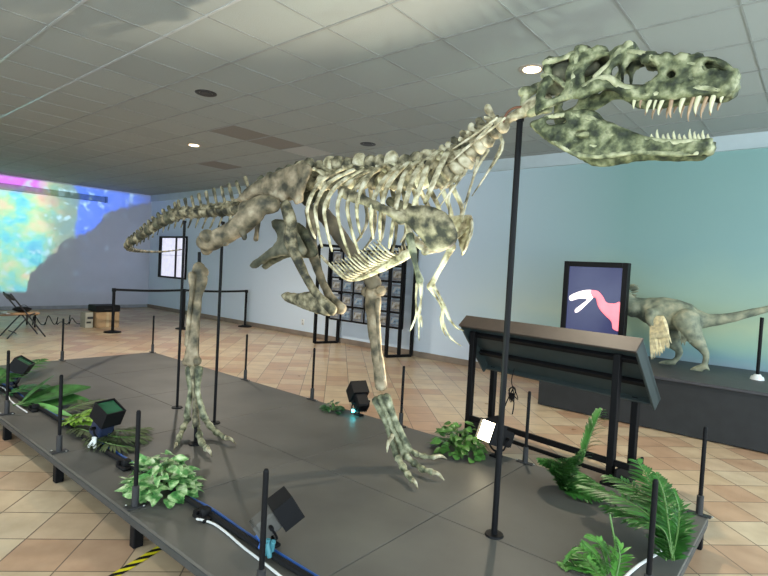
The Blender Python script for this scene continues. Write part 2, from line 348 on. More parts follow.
def smooth_poly(pts, sub=4):
    n = len(pts); out = []
    for i in range(n):
        p0, p1, p2, p3 = [np.array(pts[(i + k) % n], float) for k in (-1, 0, 1, 2)]
        for k in range(sub):
            t = k / sub
            out.append(.5 * (2 * p1 + (p2 - p0) * t + (2 * p0 - 5 * p1 + 4 * p2 - p3) * t * t + (3 * p1 - p0 - 3 * p2 + p3) * t ** 3))
    return np.array(out)
def sdf(P, polys):        # + inside the first polygon and outside the others
    dist = np.full(len(P), 1e9); grad = np.zeros((len(P), 2)); inside = np.zeros(len(P), bool)
    for q, poly in enumerate(polys):
        ins = np.zeros(len(P), bool); A = poly; B = np.roll(poly, -1, 0)
        for a, b in zip(A, B):
            ab = b - a; t = np.clip(((P - a) @ ab) / (ab @ ab + 1e-12), 0, 1); d = P - (a + t[:, None] * ab); l = np.linalg.norm(d, axis=1)
            mk = l < dist; dist[mk] = l[mk]; grad[mk] = d[mk]
            c = ((a[1] > P[:, 1]) != (b[1] > P[:, 1])); 
            if abs(b[1] - a[1]) > 1e-9: ins ^= c & (P[:, 0] < (b[0] - a[0]) * (P[:, 1] - a[1]) / (b[1] - a[1]) + a[0])
        inside = ins if q == 0 else inside & ~ins
    return np.where(inside, dist, -dist), grad
def pillow(mb, outline, holes, yc, T, D, cell=.008, sub=4, axes=None, mi=0):
    """rounded bony plate: outline and holes in (a,b); yc(a,b) = offset of its mid sheet; T half thickness, D rounding width"""
    polys = [smooth_poly(outline, sub)] + [smooth_poly(h, sub) for h in holes]
    lo = polys[0].min(0) - cell; hi = polys[0].max(0) + cell
    nx = int((hi[0] - lo[0]) / cell) + 2; nz = int((hi[1] - lo[1]) / cell) + 2
    gx = lo[0] + np.arange(nx) * cell; gz = lo[1] + np.arange(nz) * cell
    G = np.stack(np.meshgrid(gx, gz, indexing='ij'), -1).reshape(-1, 2)
    sd, gr = sdf(G, polys)
    cen = np.stack(np.meshgrid(gx[:-1] + cell / 2, gz[:-1] + cell / 2, indexing='ij'), -1).reshape(-1, 2)
    sc, _ = sdf(cen, polys); keep = (sc > 0).reshape(nx - 1, nz - 1)
    idx = lambda i, j: i * nz + j
    cnt = np.zeros(nx * nz, int); cells = []
    for i in range(nx - 1):
        for j in range(nz - 1):
            if keep[i, j]:
                q = (idx(i, j), idx(i + 1, j), idx(i + 1, j + 1), idx(i, j + 1)); cells.append(q)
                for k in q: cnt[k] += 1
    pos = G.copy(); bd = (cnt > 0) & (cnt < 4)
    pos[bd] = G[bd] - gr[bd]; sd[bd] = 0
    fr, bk, vs = {}, {}, []
    axes = axes or (lambda a, b, n: (a, n, b))
    for k in np.nonzero(cnt)[0]:
        a, b = pos[k]; d = min(max(sd[k], 0) / D, 1); t = T * math.sqrt(max(0, 1 - (1 - d) ** 2)); y = yc(a, b)
        if bd[k]: fr[k] = bk[k] = len(vs); vs.append(axes(a, b, y))
        else:
            fr[k] = len(vs); vs.append(axes(a, b, y - t)); bk[k] = len(vs); vs.append(axes(a, b, y + t))
    fs = []
    for q in cells:
        fs.append(tuple(fr[k] for k in q)); fs.append(tuple(bk[k] for k in reversed(q)))
    fs = [f for f in fs if len(set(f)) == 4]
    return mb.add(vs, fs, mi)

# ================================================================== THE ROOM
XR, YF = 10.5, -8.0
mb = MB(); mb.box(((WX + XR) / 2, (YF + WY) / 2, FZ - .05), (XR - WX, WY - YF, .1)); struct(mb.build('floor', FLOORM, smooth=False))
mb = MB()
dark = {(0, 3): 1, (0, 4): 1, (-4, 5): 1, (0, 5): 2}
x0 = .30 - 14 * .678; y0 = -1.51 - 10 * .691
for i in range(0, 30):
    for j in range(0, 19):
        xa, xb = max(x0 + i * .678, WX), min(x0 + (i + 1) * .678, XR); ya, yb = y0 + j * .691, min(y0 + (j + 1) * .691, WY)
        if xb <= xa or yb <= ya: continue
        mb.add([(xa, ya, CEIL), (xa, yb, CEIL), (xb, yb, CEIL), (xb, ya, CEIL)], [(0, 1, 2, 3)], dark.get((i - 14, j - 10), 0))
mb.box(((WX + XR) / 2, (y0 + WY) / 2, CEIL + .08), (XR - WX, WY - y0, .1))
struct(mb.build('ceiling', [CEILM, CEILD, CEILL], smooth=False))
mb = MB()
for i in range(0, 30):
    x = x0 + i * .678
    if WX < x < XR: mb.box((x, (y0 + WY) / 2, CEIL - .002), (.016, WY - y0, .006), mi=0)
for j in range(0, 19):
    y = y0 + j * .691
    if y < WY: mb.box(((WX + XR) / 2, y, CEIL - .003), (XR - WX, .022, .008), mi=1 if j < 11 else 0)
struct(mb.build('trim_1', [TBAR, TBARL], smooth=False))
# walls: the right hand one has a window hole near the corner
wx0, wx1, wz0, wz1 = -8.30, -6.72, .84, 2.06
mb = MB()
def wallbox(xa, xb, za, zb): mb.box(((xa + xb) / 2, WY + .1, (za + zb) / 2), (xb - xa, .2, zb - za))
wallbox(WX - .2, wx0, FZ, CEIL + .1); wallbox(wx1, XR, FZ, CEIL + .1); wallbox(wx0, wx1, FZ, wz0); wallbox(wx0, wx1, wz1, CEIL + .1)
struct(mb.build('wall_right', WALLM, smooth=False))
mb = MB(); mb.box((WX - .1, (YF + WY) / 2, (FZ + CEIL) / 2), (.2, WY - YF, CEIL - FZ + .2)); struct(mb.build('wall_left', WALLL, smooth=False))
mb = MB(); mb.box(((WX + 1.0) / 2, YF - .1, (FZ + CEIL) / 2), (1.0 - WX, .2, CEIL - FZ + .2)); struct(mb.build('wall_light_block', WALLL, smooth=False))  # unseen partial wall, added to keep daylight off the far left
mb = MB(); mb.box(((WX + XR) / 2, WY - .02, (CEIL + 3.20) / 2), (XR - WX, .04, CEIL - 3.20)); mb.box(((WX + XR) / 2, WY - .028, 3.205), (XR - WX, .056, .02)); struct(mb.build('trim_2', TRIMC, smooth=False))
mb = MB(); mb.bbox(((WX + XR) / 2, WY - .012, FZ + .055), (XR - WX, .024, .11)); struct(mb.build('baseboard_right', BASEB, smooth=False))
mb = MB(); mb.bbox((WX + .012, (YF + WY) / 2, FZ + .05), (.024, WY - YF, .10)); struct(mb.build('baseboard_left', mat('baseboard_grey', (.30, .31, .34), .6), smooth=False))
# window
wr = empty('window_1', ((wx0 + wx1) / 2, WY, wz0)); wr['kind'] = 'structure'
mb = MB(); t = .05
for (c, s) in ((((wx0 + wx1) / 2, WY - .01, wz1), (wx1 - wx0 + t, .08, t)), (((wx0 + wx1) / 2, WY - .01, wz0), (wx1 - wx0 + t, .08, t)), ((wx0, WY - .01, (wz0 + wz1) / 2), (t, .08, wz1 - wz0)), ((wx1, WY - .01, (wz0 + wz1) / 2), (t, .08, wz1 - wz0)), (((wx0 + wx1) / 2 + .12, WY + .02, (wz0 + wz1) / 2), (.035, .05, wz1 - wz0))):
    mb.bbox(Vector(c) - wr.location, s)
mb.build('window_frame', BLACK, wr, smooth=False)
mb = MB(); mb.box(Vector(((wx0 + wx1) / 2, WY + .06, (wz0 + wz1) / 2)) - wr.location, (wx1 - wx0, .01, wz1 - wz0))
mb.box(Vector(((wx0 + wx1) / 2, WY + .05, wz0 + .55 * (wz1 - wz0))) - wr.location, (wx1 - wx0, .012, .012), mi=1)
mb.build('pane', [mat('daylit_frosted_glass', (.8, .8, .85), .4, emis=(.86, .84, 1.0), estr=.19), mat('mullion', (.5, .5, .6), .5)], wr, smooth=False)
# bar under the ceiling of the projection wall
mb = MB(); mb.bbox((WX + .05, -.6, 3.06), (.10, 6.8, .16)); mb.box((WX + .05, 2.84, 3.06), (.12, .05, .18)); mb.box((WX + .05, -4.0, 3.06), (.12, .05, .18))
tag(mb.build('wall_rail', mat('rail_grey', (.19, .20, .21), .6), smooth=False), 'long grey bar fixed high on the projection wall', 'rail')
# outlet
r = empty('wall_outlet', (-1.49, WY, .12), 'small white electrical outlet low on the long wall', 'outlet')
mb = MB(); mb.bbox((0, -.006, 0), (.09, .012, .14)); mb.build('cover_plate', WHITE, r)
mb = MB(); mb.box((0, -.013, .03), (.03, .004, .03)); mb.box((0, -.013, -.03), (.03, .004, .03)); mb.build('socket', mat('socket_grey', (.4, .4, .4), .5), r)

# ceiling lights and vents
def downlight(x, y, lit, label):
    r = empty('ceiling_light' if lit else 'ceiling_vent', (x, y, CEIL), label, 'ceiling light' if lit else 'vent')
    mb = MB(); n = 24
    prof = [(.075, -.004), (.11, -.012), (.125, -.006), (.125, .002)]
    vs = [(a * math.cos(2 * PI * k / n), a * math.sin(2 * PI * k / n), z) for a, z in prof for k in range(n)]
    fs = [(j * n + k, j * n + (k + 1) % n, (j + 1) * n + (k + 1) % n, (j + 1) * n + k) for j in range(3) for k in range(n)]
    mb.add(vs, fs); mb.build('trim_ring', DGREY if not lit else mat('ring', (.35, .30, .25), .4), r)
    mb = MB(); 
    if lit: mb.rod((0, 0, -.010), (0, 0, -.004), .082, 20); mb.build('lamp', mat('lamp_glow', (1, .8, .5), .5, emis=(1, .78, .45), estr=2.5), r)
    else:
        for a in (.03, .05, .07): mb.rod((0, 0, -.006 - a * .05), (0, 0, -.003), a, 20)
        mb.build('grille', mat('grille', (.05, .05, .05), .6), r)
downlight(5.40, .872, True, 'lit round recessed ceiling light just behind the skull')
downlight(-.822, .991, True, 'lit round recessed ceiling light above the tail')
downlight(1.917, -.436, False, 'dark round ceiling vent, nearest the camera of two')
downlight(1.984, 2.359, False, 'dark round ceiling vent above the rib cage, toward the long wall')

# ================================================================== PLATFORM
PL, PW = 7.19, 2.485
root = empty('display_platform', (0, 0, 0), 'low dark grey modular display platform carrying the skeleton', 'platform')
for i in range(6):
    for j in range(2):
        mb = MB(); mb.bbox(((i + .5) * PL / 6, -(j + .5) * PW / 2, -.010), (PL / 6 - .005, PW / 2 - .005, .02), b=.002); mb.build('deck_board', BOARD, root, smooth=False)
mb = MB()
for y in (-.02, -PW + .02): mb.bbox((PL / 2, y, -.042), (PL - .004, .04, .042))
for x in (.02, PL - .02): mb.bbox((x, -PW / 2, -.042), (.04, PW - .09, .042))
for i in range(1, 6): mb.bbox((i * PL / 6, -PW / 2, -.044), (.05, PW - .09, .04))
mb.build('rim_frame', EDGE, root, smooth=False)
for i in range(7):
    for y in (-.045, -PW / 2, -PW + .045):
        x = min(max(i * PL / 6, .045), PL - .045)
        mb = MB(); mb.bbox((x, y, -.132), (.055, .055, .138)); mb.build('leg', BLACK, root, smooth=False)

def post(x, y, label, h=.555):
    r = empty('rod_post', (x, y, 0), label, 'post', 'thin black rod posts around the platform edge')
    mb = MB(); mb.rod((0, 0, .07), (0, 0, h - .01), .0125, 12); mb.rod((0, 0, h - .01), (0, 0, h), .0125, 12, .008); mb.build('rod', BLACK, r)
    mb = MB(); mb.rod((0, 0, .008), (0, 0, .12), .020, 14); mb.rod((0, 0, .12), (0, 0, .126), .020, 14, .014); mb.build('socket', DGREY, r)
    mb = MB(); mb.bbox((0, 0, .005), (.13 if y > -2.3 else .055, .045 if y > -2.3 else .11, .008)); mb.build('base_plate', DGREY, r, smooth=False)
    for sx in (-1, 1):
        mb = MB(); mb.ball((sx * (.07 if y > -2.3 else .035), 0 if y > -2.3 else sx * .035, .010), .007, (1, 1, .7), n=8); mb.build('screw', mat('screw_steel', (.5, .5, .48), .35, .8) if not bpy.data.materials.get('screw_steel') else bpy.data.materials['screw_steel'], r)
    return r
BX = [.04, 1.17, 2.37, 3.565, 4.765, 5.98, 7.14]
names_b = ["at the platform's far left corner", 'on the back edge behind the near shin bones', 'on the back edge right of the near foot', 'on the back edge below the pubis', 'on the back edge beside the far shin', 'on the back edge in front of the inclined panel', "at the platform's back right corner"]
for x, n in zip(BX, names_b): post(x, -.028, 'thin black rod post ' + n)
post(.04, -1.24, "thin black rod post at the middle of the platform's left end")
FXs = [1.15, 2.33, 3.56, 4.74, 5.90]
names_f = ['beyond the frame edge on the front edge', 'on the front edge beside the leftmost floodlight', 'on the front edge between the big leaves and the green-glass floodlight', 'on the front edge in front of the variegated pothos', 'on the front edge in front of the large tilted floodlight']
for x, n in list(zip(FXs, names_f))[1:]: post(x, -2.43, 'thin black rod post ' + n)
post(7.13, -1.24, 'thin black rod post on the right end beside the white cable')

# ================================================================== SKELETON
SK = empty('dinosaur_skeleton', (4.5, YM, 0), 'mounted mottled bone cast of a large meat-eating dinosaur, jaws open', 'skeleton')
SL = Vector((4.5, YM, 0))
def J(px, py, dy=0.0): return PY(px, py, YM + dy)
def part(mb, name, m, parent=None, lump=.004, freq=22, smooth=True):
    o = mb.build(name, m, None, smooth=smooth, lump=lump, freq=freq, loc=SL, auto=False)
    if parent is None:
        o.parent = SK; o.location = (0, 0, 0)
    else:
        o.parent = parent; o.location = (0, 0, 0)
    return o
# --- skull -------------------------------------------------------
def S(x, y): return (512 + x / 3, y / 3)
def XZ(lst, y):
    out = []
    for a in lst:
        p = PY(*S(*a), y); out.append((p.x, p.z))
    return out
yn = YM - .085
sk_out = XZ([(78, 300), (85, 262), (98, 232), (92, 205), (96, 180), (122, 170), (160, 160), (196, 143), (246, 138), (285, 150), (310, 131), (338, 121), (362, 128), (372, 148), (420, 153), (482, 158), (550, 154), (604, 164), (646, 188), (668, 212), (671, 243), (658, 266), (620, 284), (570, 280), (500, 292), (440, 298), (385, 300), (345, 296), (320, 280), (285, 268), (245, 285), (215, 300), (180, 302), (140, 318), (96, 345), (80, 350)], yn)
holes = [XZ(h, yn) for h in (
    [(344, 188), (362, 172), (390, 168), (415, 180), (432, 208), (424, 228), (396, 246), (360, 260), (336, 258), (332, 225)],
    [(300, 205), (318, 190), (324, 210), (322, 246), (306, 250), (298, 228)],
    [(262, 168), (284, 166), (288, 190), (272, 212), (250, 232), (226, 250), (216, 235), (222, 205), (238, 182)],
    [(120, 190), (148, 178), (166, 176), (163, 200), (158, 240), (160, 268), (140, 290), (108, 300), (112, 272), (130, 240), (118, 210)],
    [(468, 208), (480, 206), (484, 218), (474, 226), (462, 220)],
    [(572, 180), (592, 178), (622, 186), (640, 196), (622, 198), (596, 192), (580, 194)])]
xs_rear, xs_tip = sk_out[0][0], PY(*S(675, 212), yn).x
ztop = PY(*S(340, 125), yn).z; zbot = PY(*S(340, 295), yn).z
def wid(a, b, rear=.125, tip=.035):
    s = min(max((a - xs_rear) / (xs_tip - xs_rear), 0), 1); tz = min(max((b - zbot) / (ztop - zbot), 0), 1)
    return (rear + (tip - rear) * s ** .9) * (1 - .38 * tz)
mb = MB()
rough_ = lambda a, b, k: .010 * mnoise.noise(Vector((a * 14, b * 14, k))) + .006 * mnoise.noise(Vector((a * 40, b * 40, k)))
pillow(mb, sk_out, holes, lambda a, b: YM - wid(a, b) + rough_(a, b, 1), .024, .026, .0075)
pillow(mb, sk_out, holes, lambda a, b: YM + wid(a, b) + rough_(a, b, 5), .024, .026, .009)
# raised bars on the near side: postorbital, jugal, lacrimal, brow
for pts, rr in (([(196, 145), (190, 190), (185, 240), (178, 290)], [.022, .016, .018, .024]), ([(180, 292), (225, 258), (285, 232), (330, 262), (400, 262)], [.020, .016, .016, .018, .010]),
                ([(250, 230), (285, 195), (312, 160), (345, 128)], [.014, .013, .018, .022]), ([(95, 335), (140, 308), (182, 290)], [.014, .014, .016]),
                ([(345, 150), (400, 158), (440, 190), (446, 215), (420, 240)], [.012, .012, .013, .012, .01]),
                ([(490, 178), (545, 190), (590, 212), (650, 222)], [.008, .013, .012, .010]), ([(196, 152), (160, 170), (100, 190)], [.018, .014, .018]), ([(96, 230), (130, 235), (165, 262)], [.014, .012, .012]), ([(390, 284), (440, 278), (500, 268), (560, 258), (620, 262), (650, 256)], [.010, .013, .013, .014, .014, .010]), ([(500, 200), (520, 225), (560, 240)], [.008, .012, .008]), ([(400, 250), (440, 240), (470, 245)], [.008, .012, .008])):
    q = []
    for a in pts:
        p = PY(*S(*a), yn); q.append(Vector((p.x, YM - wid(p.x, p.z) - .012, p.z)))
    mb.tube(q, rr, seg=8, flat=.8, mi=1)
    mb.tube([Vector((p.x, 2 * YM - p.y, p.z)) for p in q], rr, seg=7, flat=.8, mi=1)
# roof, snout bridge, braincase
for a, rr in (((110, 185), .03), ((200, 152), .035), ((250, 148), .03), ((340, 135), .028), ((400, 165), .03), ((450, 170), .032), ((500, 172), .034), ((545, 168), .026), ((600, 170), .010), ((654, 212), .022), ((648, 240), .028), ((632, 262), .020)):
    p = PY(*S(*a), yn); w_ = wid(p.x, p.z)
    mb.tube([(p.x, YM - w_, p.z), (p.x, YM, p.z + .012), (p.x, YM + w_, p.z)], [rr, rr * 1.05, rr], seg=8, flat=1.1)
for lst, rr in (([(400, 165), (450, 172), (500, 173), (545, 167)], .028), ([(545, 165), (600, 168), (638, 188), (656, 214), (650, 242)], .014)):
    for dy in (-.03, 0, .03): mb.tube([Vector((PY(*S(*a), yn).x, YM + dy, PY(*S(*a), yn).z)) for a in lst], rr, seg=8)
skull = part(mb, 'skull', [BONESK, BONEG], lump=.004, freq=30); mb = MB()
p = PY(*S(150, 225), YM)
mb.ball(p, .085, (1.0, .8, 1.1), n=14); mb.ball(PY(*S(105, 262), YM), .05, n=10); mb.ball(PY(*S(215, 205), YM), .06, (1.3, .5, .8), n=10)
mb.tube([PY(*S(120, 270), YM), PY(*S(230, 262), YM), PY(*S(300, 262), YM), PY(*S(400, 268), YM)], [.03, .018, .018, .02], seg=8)
part(mb, 'braincase', BONED, skull, lump=.004, freq=30)
def tooth(a, tip, r, dy, m, parent, yb=None):
    y = yn if yb is None else yb
    p = PY(*S(*a), y); q = PY(*S(*tip), y); w_ = wid(p.x, zbot); yy = YM - dy * w_
    mb = MB(); c = Vector((p.x, yy, p.z)); e_ = Vector((q.x, yy + dy * .005, q.z)); d = e_ - c
    n_ = Vector((d.z, 0, -d.x)).normalized() * d.length * .08 * (1 if d.z < 0 else -1)
    mb.tube([c - d * .2, c + d * .35 + n_, c + d * .75 + n_, e_], [r, r * .95, r * .55, r * .12], seg=7, flat=.7)
    part(mb, 'tooth', m, parent, lump=0)
T2 = lambda x, y: ((x) * 3 / 2.866 + (500 - 512) * 3, y * 3 / 2.866 + 60)     # from the closer crop's pixels into S's
for (x, y, xt, yt, r, m) in ((386, 222, 381, 252, .008, TOOTH), (403, 226, 399, 250, .006, TOOTHB), (430, 225, 417, 262, .009, TOOTH), (444, 228, 437, 255, .006, TOOTH), (463, 226, 450, 268, .009, TOOTH), (490, 222, 486, 276, .009, TOOTHB),
                              (524, 214, 512, 262, .010, TOOTH), (548, 228, 535, 284, .007, TOOTHB), (570, 206, 555, 262, .011, TOOTH), (585, 225, 572, 276, .007, TOOTHB), (614, 198, 600, 258, .011, TOOTH), (634, 205, 628, 228, .007, TOOTH)):
    tooth(T2(x, y), T2(xt, yt), r, 1, m, skull)
for x in range(400, 640, 22): tooth(T2(x, 222 - (x - 400) * .06), T2(x - 9, 256 + 8 * math.sin(x) - (x - 400) * .05), .007, -1, TOOTHB, skull)
# --- mandible
mo = XZ([(62, 380), (75, 366), (108, 352), (150, 338), (190, 332), (222, 328), (255, 336), (275, 356), (310, 372), (350, 388), (400, 405), (450, 412), (520, 412), (575, 408), (598, 408), (594, 428), (570, 455), (545, 466), (480, 466), (400, 462), (330, 466), (270, 478), (215, 478), (175, 462), (120, 432), (85, 405)], yn)
mh = [XZ(h, yn) for h in ([(196, 404), (212, 398), (230, 404), (226, 416), (206, 418)], [(112, 368), (138, 362), (166, 366), (150, 376), (120, 378)])]
def widm(a, b):
    s = min(max((a - xs_rear) / (xs_tip - xs_rear), 0), 1.0); return .118 + (.028 - .118) * s ** 1.1
mb = MB()
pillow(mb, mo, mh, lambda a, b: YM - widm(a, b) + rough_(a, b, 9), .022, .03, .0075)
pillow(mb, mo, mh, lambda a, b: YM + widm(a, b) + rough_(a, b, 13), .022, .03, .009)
for lst, rr in (([(110, 358), (150, 352), (200, 350), (245, 360), (285, 385), (340, 410)], [.010, .012, .014, .015, .012, .008]), ([(130, 425), (190, 462), (260, 470), (360, 458), (480, 458), (550, 455)], [.010, .014, .014, .012, .013, .012]),
                ([(270, 395), (300, 405), (335, 425)], [.010, .016, .008]), ([(150, 405), (175, 420), (205, 430)], [.010, .016, .008]), ([(200, 408), (225, 404), (250, 408)], [.008, .014, .008]), ([(225, 435), (250, 440), (275, 440)], [.008, .014, .008]), ([(400, 418), (470, 424), (560, 420)], [.010, .014, .012])):
    q = []
    for a in lst:
        p = PY(*S(*a), yn); q.append(Vector((p.x, YM - widm(p.x, p.z) - .012, p.z)))
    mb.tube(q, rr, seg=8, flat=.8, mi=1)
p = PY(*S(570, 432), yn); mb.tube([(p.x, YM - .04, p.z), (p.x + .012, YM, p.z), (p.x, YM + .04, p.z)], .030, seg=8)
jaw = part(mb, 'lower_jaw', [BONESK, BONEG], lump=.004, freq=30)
for i, (x, yt) in enumerate(((433, 322), (450, 308), (466, 322), (480, 318), (497, 312), (512, 320), (526, 322), (543, 305), (556, 312), (567, 318), (580, 308), (594, 318))):
    tooth(T2(x, 337), T2(x - 3, yt), .007, 1, TOOTH, jaw)
for x in range(440, 600, 20): tooth(T2(x, 345), T2(x - 2, 326 + 4 * math.sin(x)), .006, -1, TOOTH, jaw)

# --- vertebrae ---------------------------------------------------
def vertebra(c, t, r, L, spine, proc, m, name, spine_w=.5, lean=0.0, down=0, side_up=.3, sp_t=.35):
    """c centre of the body, t unit direction toward the head"""
    t = Vector(t).normalized(); s_ = t.cross(Vector((0, 0, 1))).normalized(); u = s_.cross(t).normalized()
    mb = MB(); c = Vector(c)
    mb.tube([c - t * L * .46, c - t * L * .3, c, c + t * L * .3, c + t * L * .46], [r * 1.05, r * .98, r * .74, r * .98, r * 1.05], seg=12, sub=2)
    b = c + u * r * .7
    if spine > 0:
        e = b + u * spine - t * lean * spine
        mb.tube([b, b + (e - b) * .4, b + (e - b) * .8, e], [r * .45, L * spine_w * .42, L * spine_w * .5, L * spine_w * .52], seg=8, sub=2, flat=sp_t, up=t)
        mb.ball(b + u * r * .15, r * .5, (1, .9, .8), n=8)
    for k in (-1, 1):
        if proc > 0:
            mb.tube([b, b + s_ * k * proc * .5 + u * proc * side_up * .6 - t * proc * .1, b + s_ * k * proc + u * proc * side_up - t * proc * .25], [r * .42, r * .26, r * .22], seg=7, sub=2, flat=.6)
        mb.tube([b, b + t * L * .55 + s_ * k * r * .45 + u * r * .3], [r * .3, r * .18], seg=6, sub=2)
        mb.tube([b, b - t * L * .55 + s_ * k * r * .4 + u * r * .45], [r * .3, r * .18], seg=6, sub=2)
    if down > 0:
        mb.tube([c - u * r * .8 - t * L * .3, c - u * (r + down * .6) - t * (L * .4 + down * .3), c - u * (r + down) - t * (L * .4 + down * .6)], [r * .28, r * .2, r * .15], seg=6, sub=2, flat=.6)
    return part(mb, name, m, lump=r * .12, freq=26)
def along(pts, n):
    pts = [Vector(p) for p in pts]; out = []
    dense = []
    for i in range(len(pts) - 1):
        p0, p1, p2, p3 = pts[max(i - 1, 0)], pts[i], pts[i + 1], pts[min(i + 2, len(pts) - 1)]
        for k in range(20):
            t = k / 20; dense.append(.5 * (2 * p1 + (p2 - p0) * t + (2 * p0 - 5 * p1 + 4 * p2 - p3) * t * t + (3 * p1 - p0 - 3 * p2 + p3) * t ** 3))
    dense.append(pts[-1]); acc = [0]
    for a, b in zip(dense, dense[1:]): acc.append(acc[-1] + (b - a).length)
    tot = acc[-1]; j = 0
    for i in range(n):
        d = tot * i / (n - 1)
        while j < len(acc) - 2 and acc[j + 1] < d: j += 1
        f_ = (d - acc[j]) / max(acc[j + 1] - acc[j], 1e-6); out.append((dense[j].lerp(dense[j + 1], min(max(f_, 0), 1)), (dense[j + 1] - dense[j]).normalized()))
    return out, tot
# neck
neck, tot = along([J(446, 172), J(460, 161), J(473, 148), J(485, 137), J(496, 127), J(507, 120)], 9)
for i, (c, t) in enumerate(neck[:-1]):
    vertebra(c - Vector((0, 0, .012)), t, .078 - i * .0042, tot / 8.3, .115 - .006 * i + (.035 if i == 7 else 0), .075, BONEP if i % 3 else BONE, 'neck_vertebra', .75, .1, sp_t=.6)
c, t = neck[-1]
mb = MB(); mb.tube([c - t * .03, c + t * .03, J(520, 114), J(532, 106), J(546, 100)], [.030, .024, .032, .042, .04], seg=9); part(mb, 'neck_vertebra', BONEP)
mb = MB(); mb.ball(J(526, 92), .042, (1.1, .9, .7)); mb.tube([J(524, 108), J(526, 96), J(536, 88), J(546, 84)], [.02, .024, .026, .02], seg=8); mb.tube([J(530, 112), J(540, 108), J(548, 108)], [.03, .035, .03], seg=8); part(mb, 'neck_vertebra', BONEG)
mb = MB(); mb.tube([J(503, 123, -.03), J(507, 113, -.03), J(514, 108, -.03), J(521, 107, -.03)], .007, seg=6); part(mb, 'mounting_wire', mat('wire_brown', (.16, .06, .03), .5), lump=0)
# neck ribs: slim rods running back and down
for i, (a, b_, c_) in enumerate((((500, 135), (502, 150), (484, 178)), ((488, 150), (474, 176), (462, 222)), ((478, 158), (472, 182), (464, 205)), ((466, 170), (452, 190), (440, 206)), ((458, 176), (446, 186), (436, 200)), ((503, 142), (492, 165), (472, 196)), ((452, 180), (449, 200), (449, 218)))):
    for dy in (-.06, .06):
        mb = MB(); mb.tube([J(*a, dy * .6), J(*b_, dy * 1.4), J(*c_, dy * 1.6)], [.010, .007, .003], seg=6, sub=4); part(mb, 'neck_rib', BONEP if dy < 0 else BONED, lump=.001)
for a, b_ in (((497, 118), (448, 152)), ((492, 124), (446, 166)), ((505, 118), (462, 150))):
    mb = MB(); mb.tube([J(*a, -.07), J((a[0] + b_[0]) / 2, (a[1] + b_[1]) / 2 + 1, -.085), J(*b_, -.08)], [.007, .007, .004], seg=6); part(mb, 'neck_rib', BONEP, lump=.001)
# back and hip
back, tot = along([J(300, 184), J(330, 182), J(362, 181), J(395, 181), J(422, 180), J(440, 178)], 14)
SP = []
for i, (c, t) in enumerate(back):
    SP.append(c); vertebra(c, t, .060, tot / 13, .085 + .015 * math.sin(i * 2.3), .11, BONE if i % 3 else BONEP, 'back_vertebra', 1.25, .15 * math.sin(i * 1.7), sp_t=.45)
sac, tot = along([J(262, 197), J(280, 190), J(298, 185)], 5)
for c, t in sac: vertebra(c, t, .055, tot / 4, .10, .07, BONED, 'hip_vertebra', .9)
# tail
tl, tot = along([J(252, 205), J(234, 209), J(215, 211), J(195, 213), J(180, 214)], 10)
for i, (c, t) in enumerate(tl):
    vertebra(c, -t, .062 - i * .0018, tot / 9, .20 - .012 * i, .09 - i * .003, BONE, 'tail_vertebra', .32, .45, down=.11 - .004 * i, side_up=-.3, sp_t=.6)
tp = [J(178, 214.5), J(160, 223, .02), J(145, 233, .06), J(132, 242, .14)]
q = PX(127, 246, 1.55); q = J(127, 245.5, .24); tp += [q, J(130, 249, .50), J(139, 251, .85), J(152, 252, 1.25), J(166, 251.5, 1.65), J(182, 249.5, 2.1)]
tl, tot = along(tp, 36)
for i, (c, t) in enumerate(tl):
    r_ = .050 * (1 - i / 36) ** 1.35 + .008; L_ = (tl[min(i + 1, 35)][0] - tl[max(i - 1, 0)][0]).length / (2 if 0 < i < 35 else 1)
    vertebra(c, -t, r_, L_ * 1.04, .075 * max(0, 1 - i / 20), .05 * max(0, 1 - i / 18), BONED if i % 2 else BONE, 'tail_vertebra', .4, .8, down=.06 * max(0, 1 - i / 18), side_up=0, sp_t=.6)

# --- ribs ---------------------------------------------------------
RIB = [((352, 166), (322, 180), (308, 205), (309, 222), (315, 238)), ((362, 167), (330, 182), (316, 205), (318, 228), (322, 247)), ((369, 168), (341, 182), (325, 205), (327, 230), (332, 251)),
       ((377, 168), (352, 180), (338, 202), (341, 230), (350, 257)), ((384, 167), (363, 180), (348, 202), (351, 228), (359, 253)), ((391, 163), (372, 173), (359, 195), (357, 215), (361, 237)),
       ((399, 165), (382, 183), (373, 202), (371, 222), (373, 238)), ((408, 163), (391, 180), (383, 200), (380, 222), (380, 240)), ((419, 161), (403, 177), (396, 207), (392, 230), (389, 248)),
       ((428, 159), (414, 176), (407, 198), (404, 215)), ((439, 151), (428, 164), (418, 193), (413, 207)), ((449, 150), (441, 165), (431, 188), (425, 203))]
for i, px_ in enumerate(RIB):
    dys = [-.05, -.20, -.29, -.27, -.20][:len(px_)]; q = [J(*a, d) for a, d in zip(px_, dys)]
    for k in (-1, 1):
        if k > 0 and i > 9: continue
        pts = [Vector((p.x, YM + (p.y - YM) * -k, p.z)) for p in q]; sp0 = Vector((pts[0].x + .02, YM + k * .02, pts[0].z - .03))
        mb = MB(); mb.tube([sp0] + pts, [.016, .020, .020, .017, .013, .009][:len(pts) + 1], seg=8, sub=4, flat=.6, up=(1, 0, 0)); part(mb, 'rib', BONEP if k < 0 or i > 4 else BONE, lump=.002, freq=18)
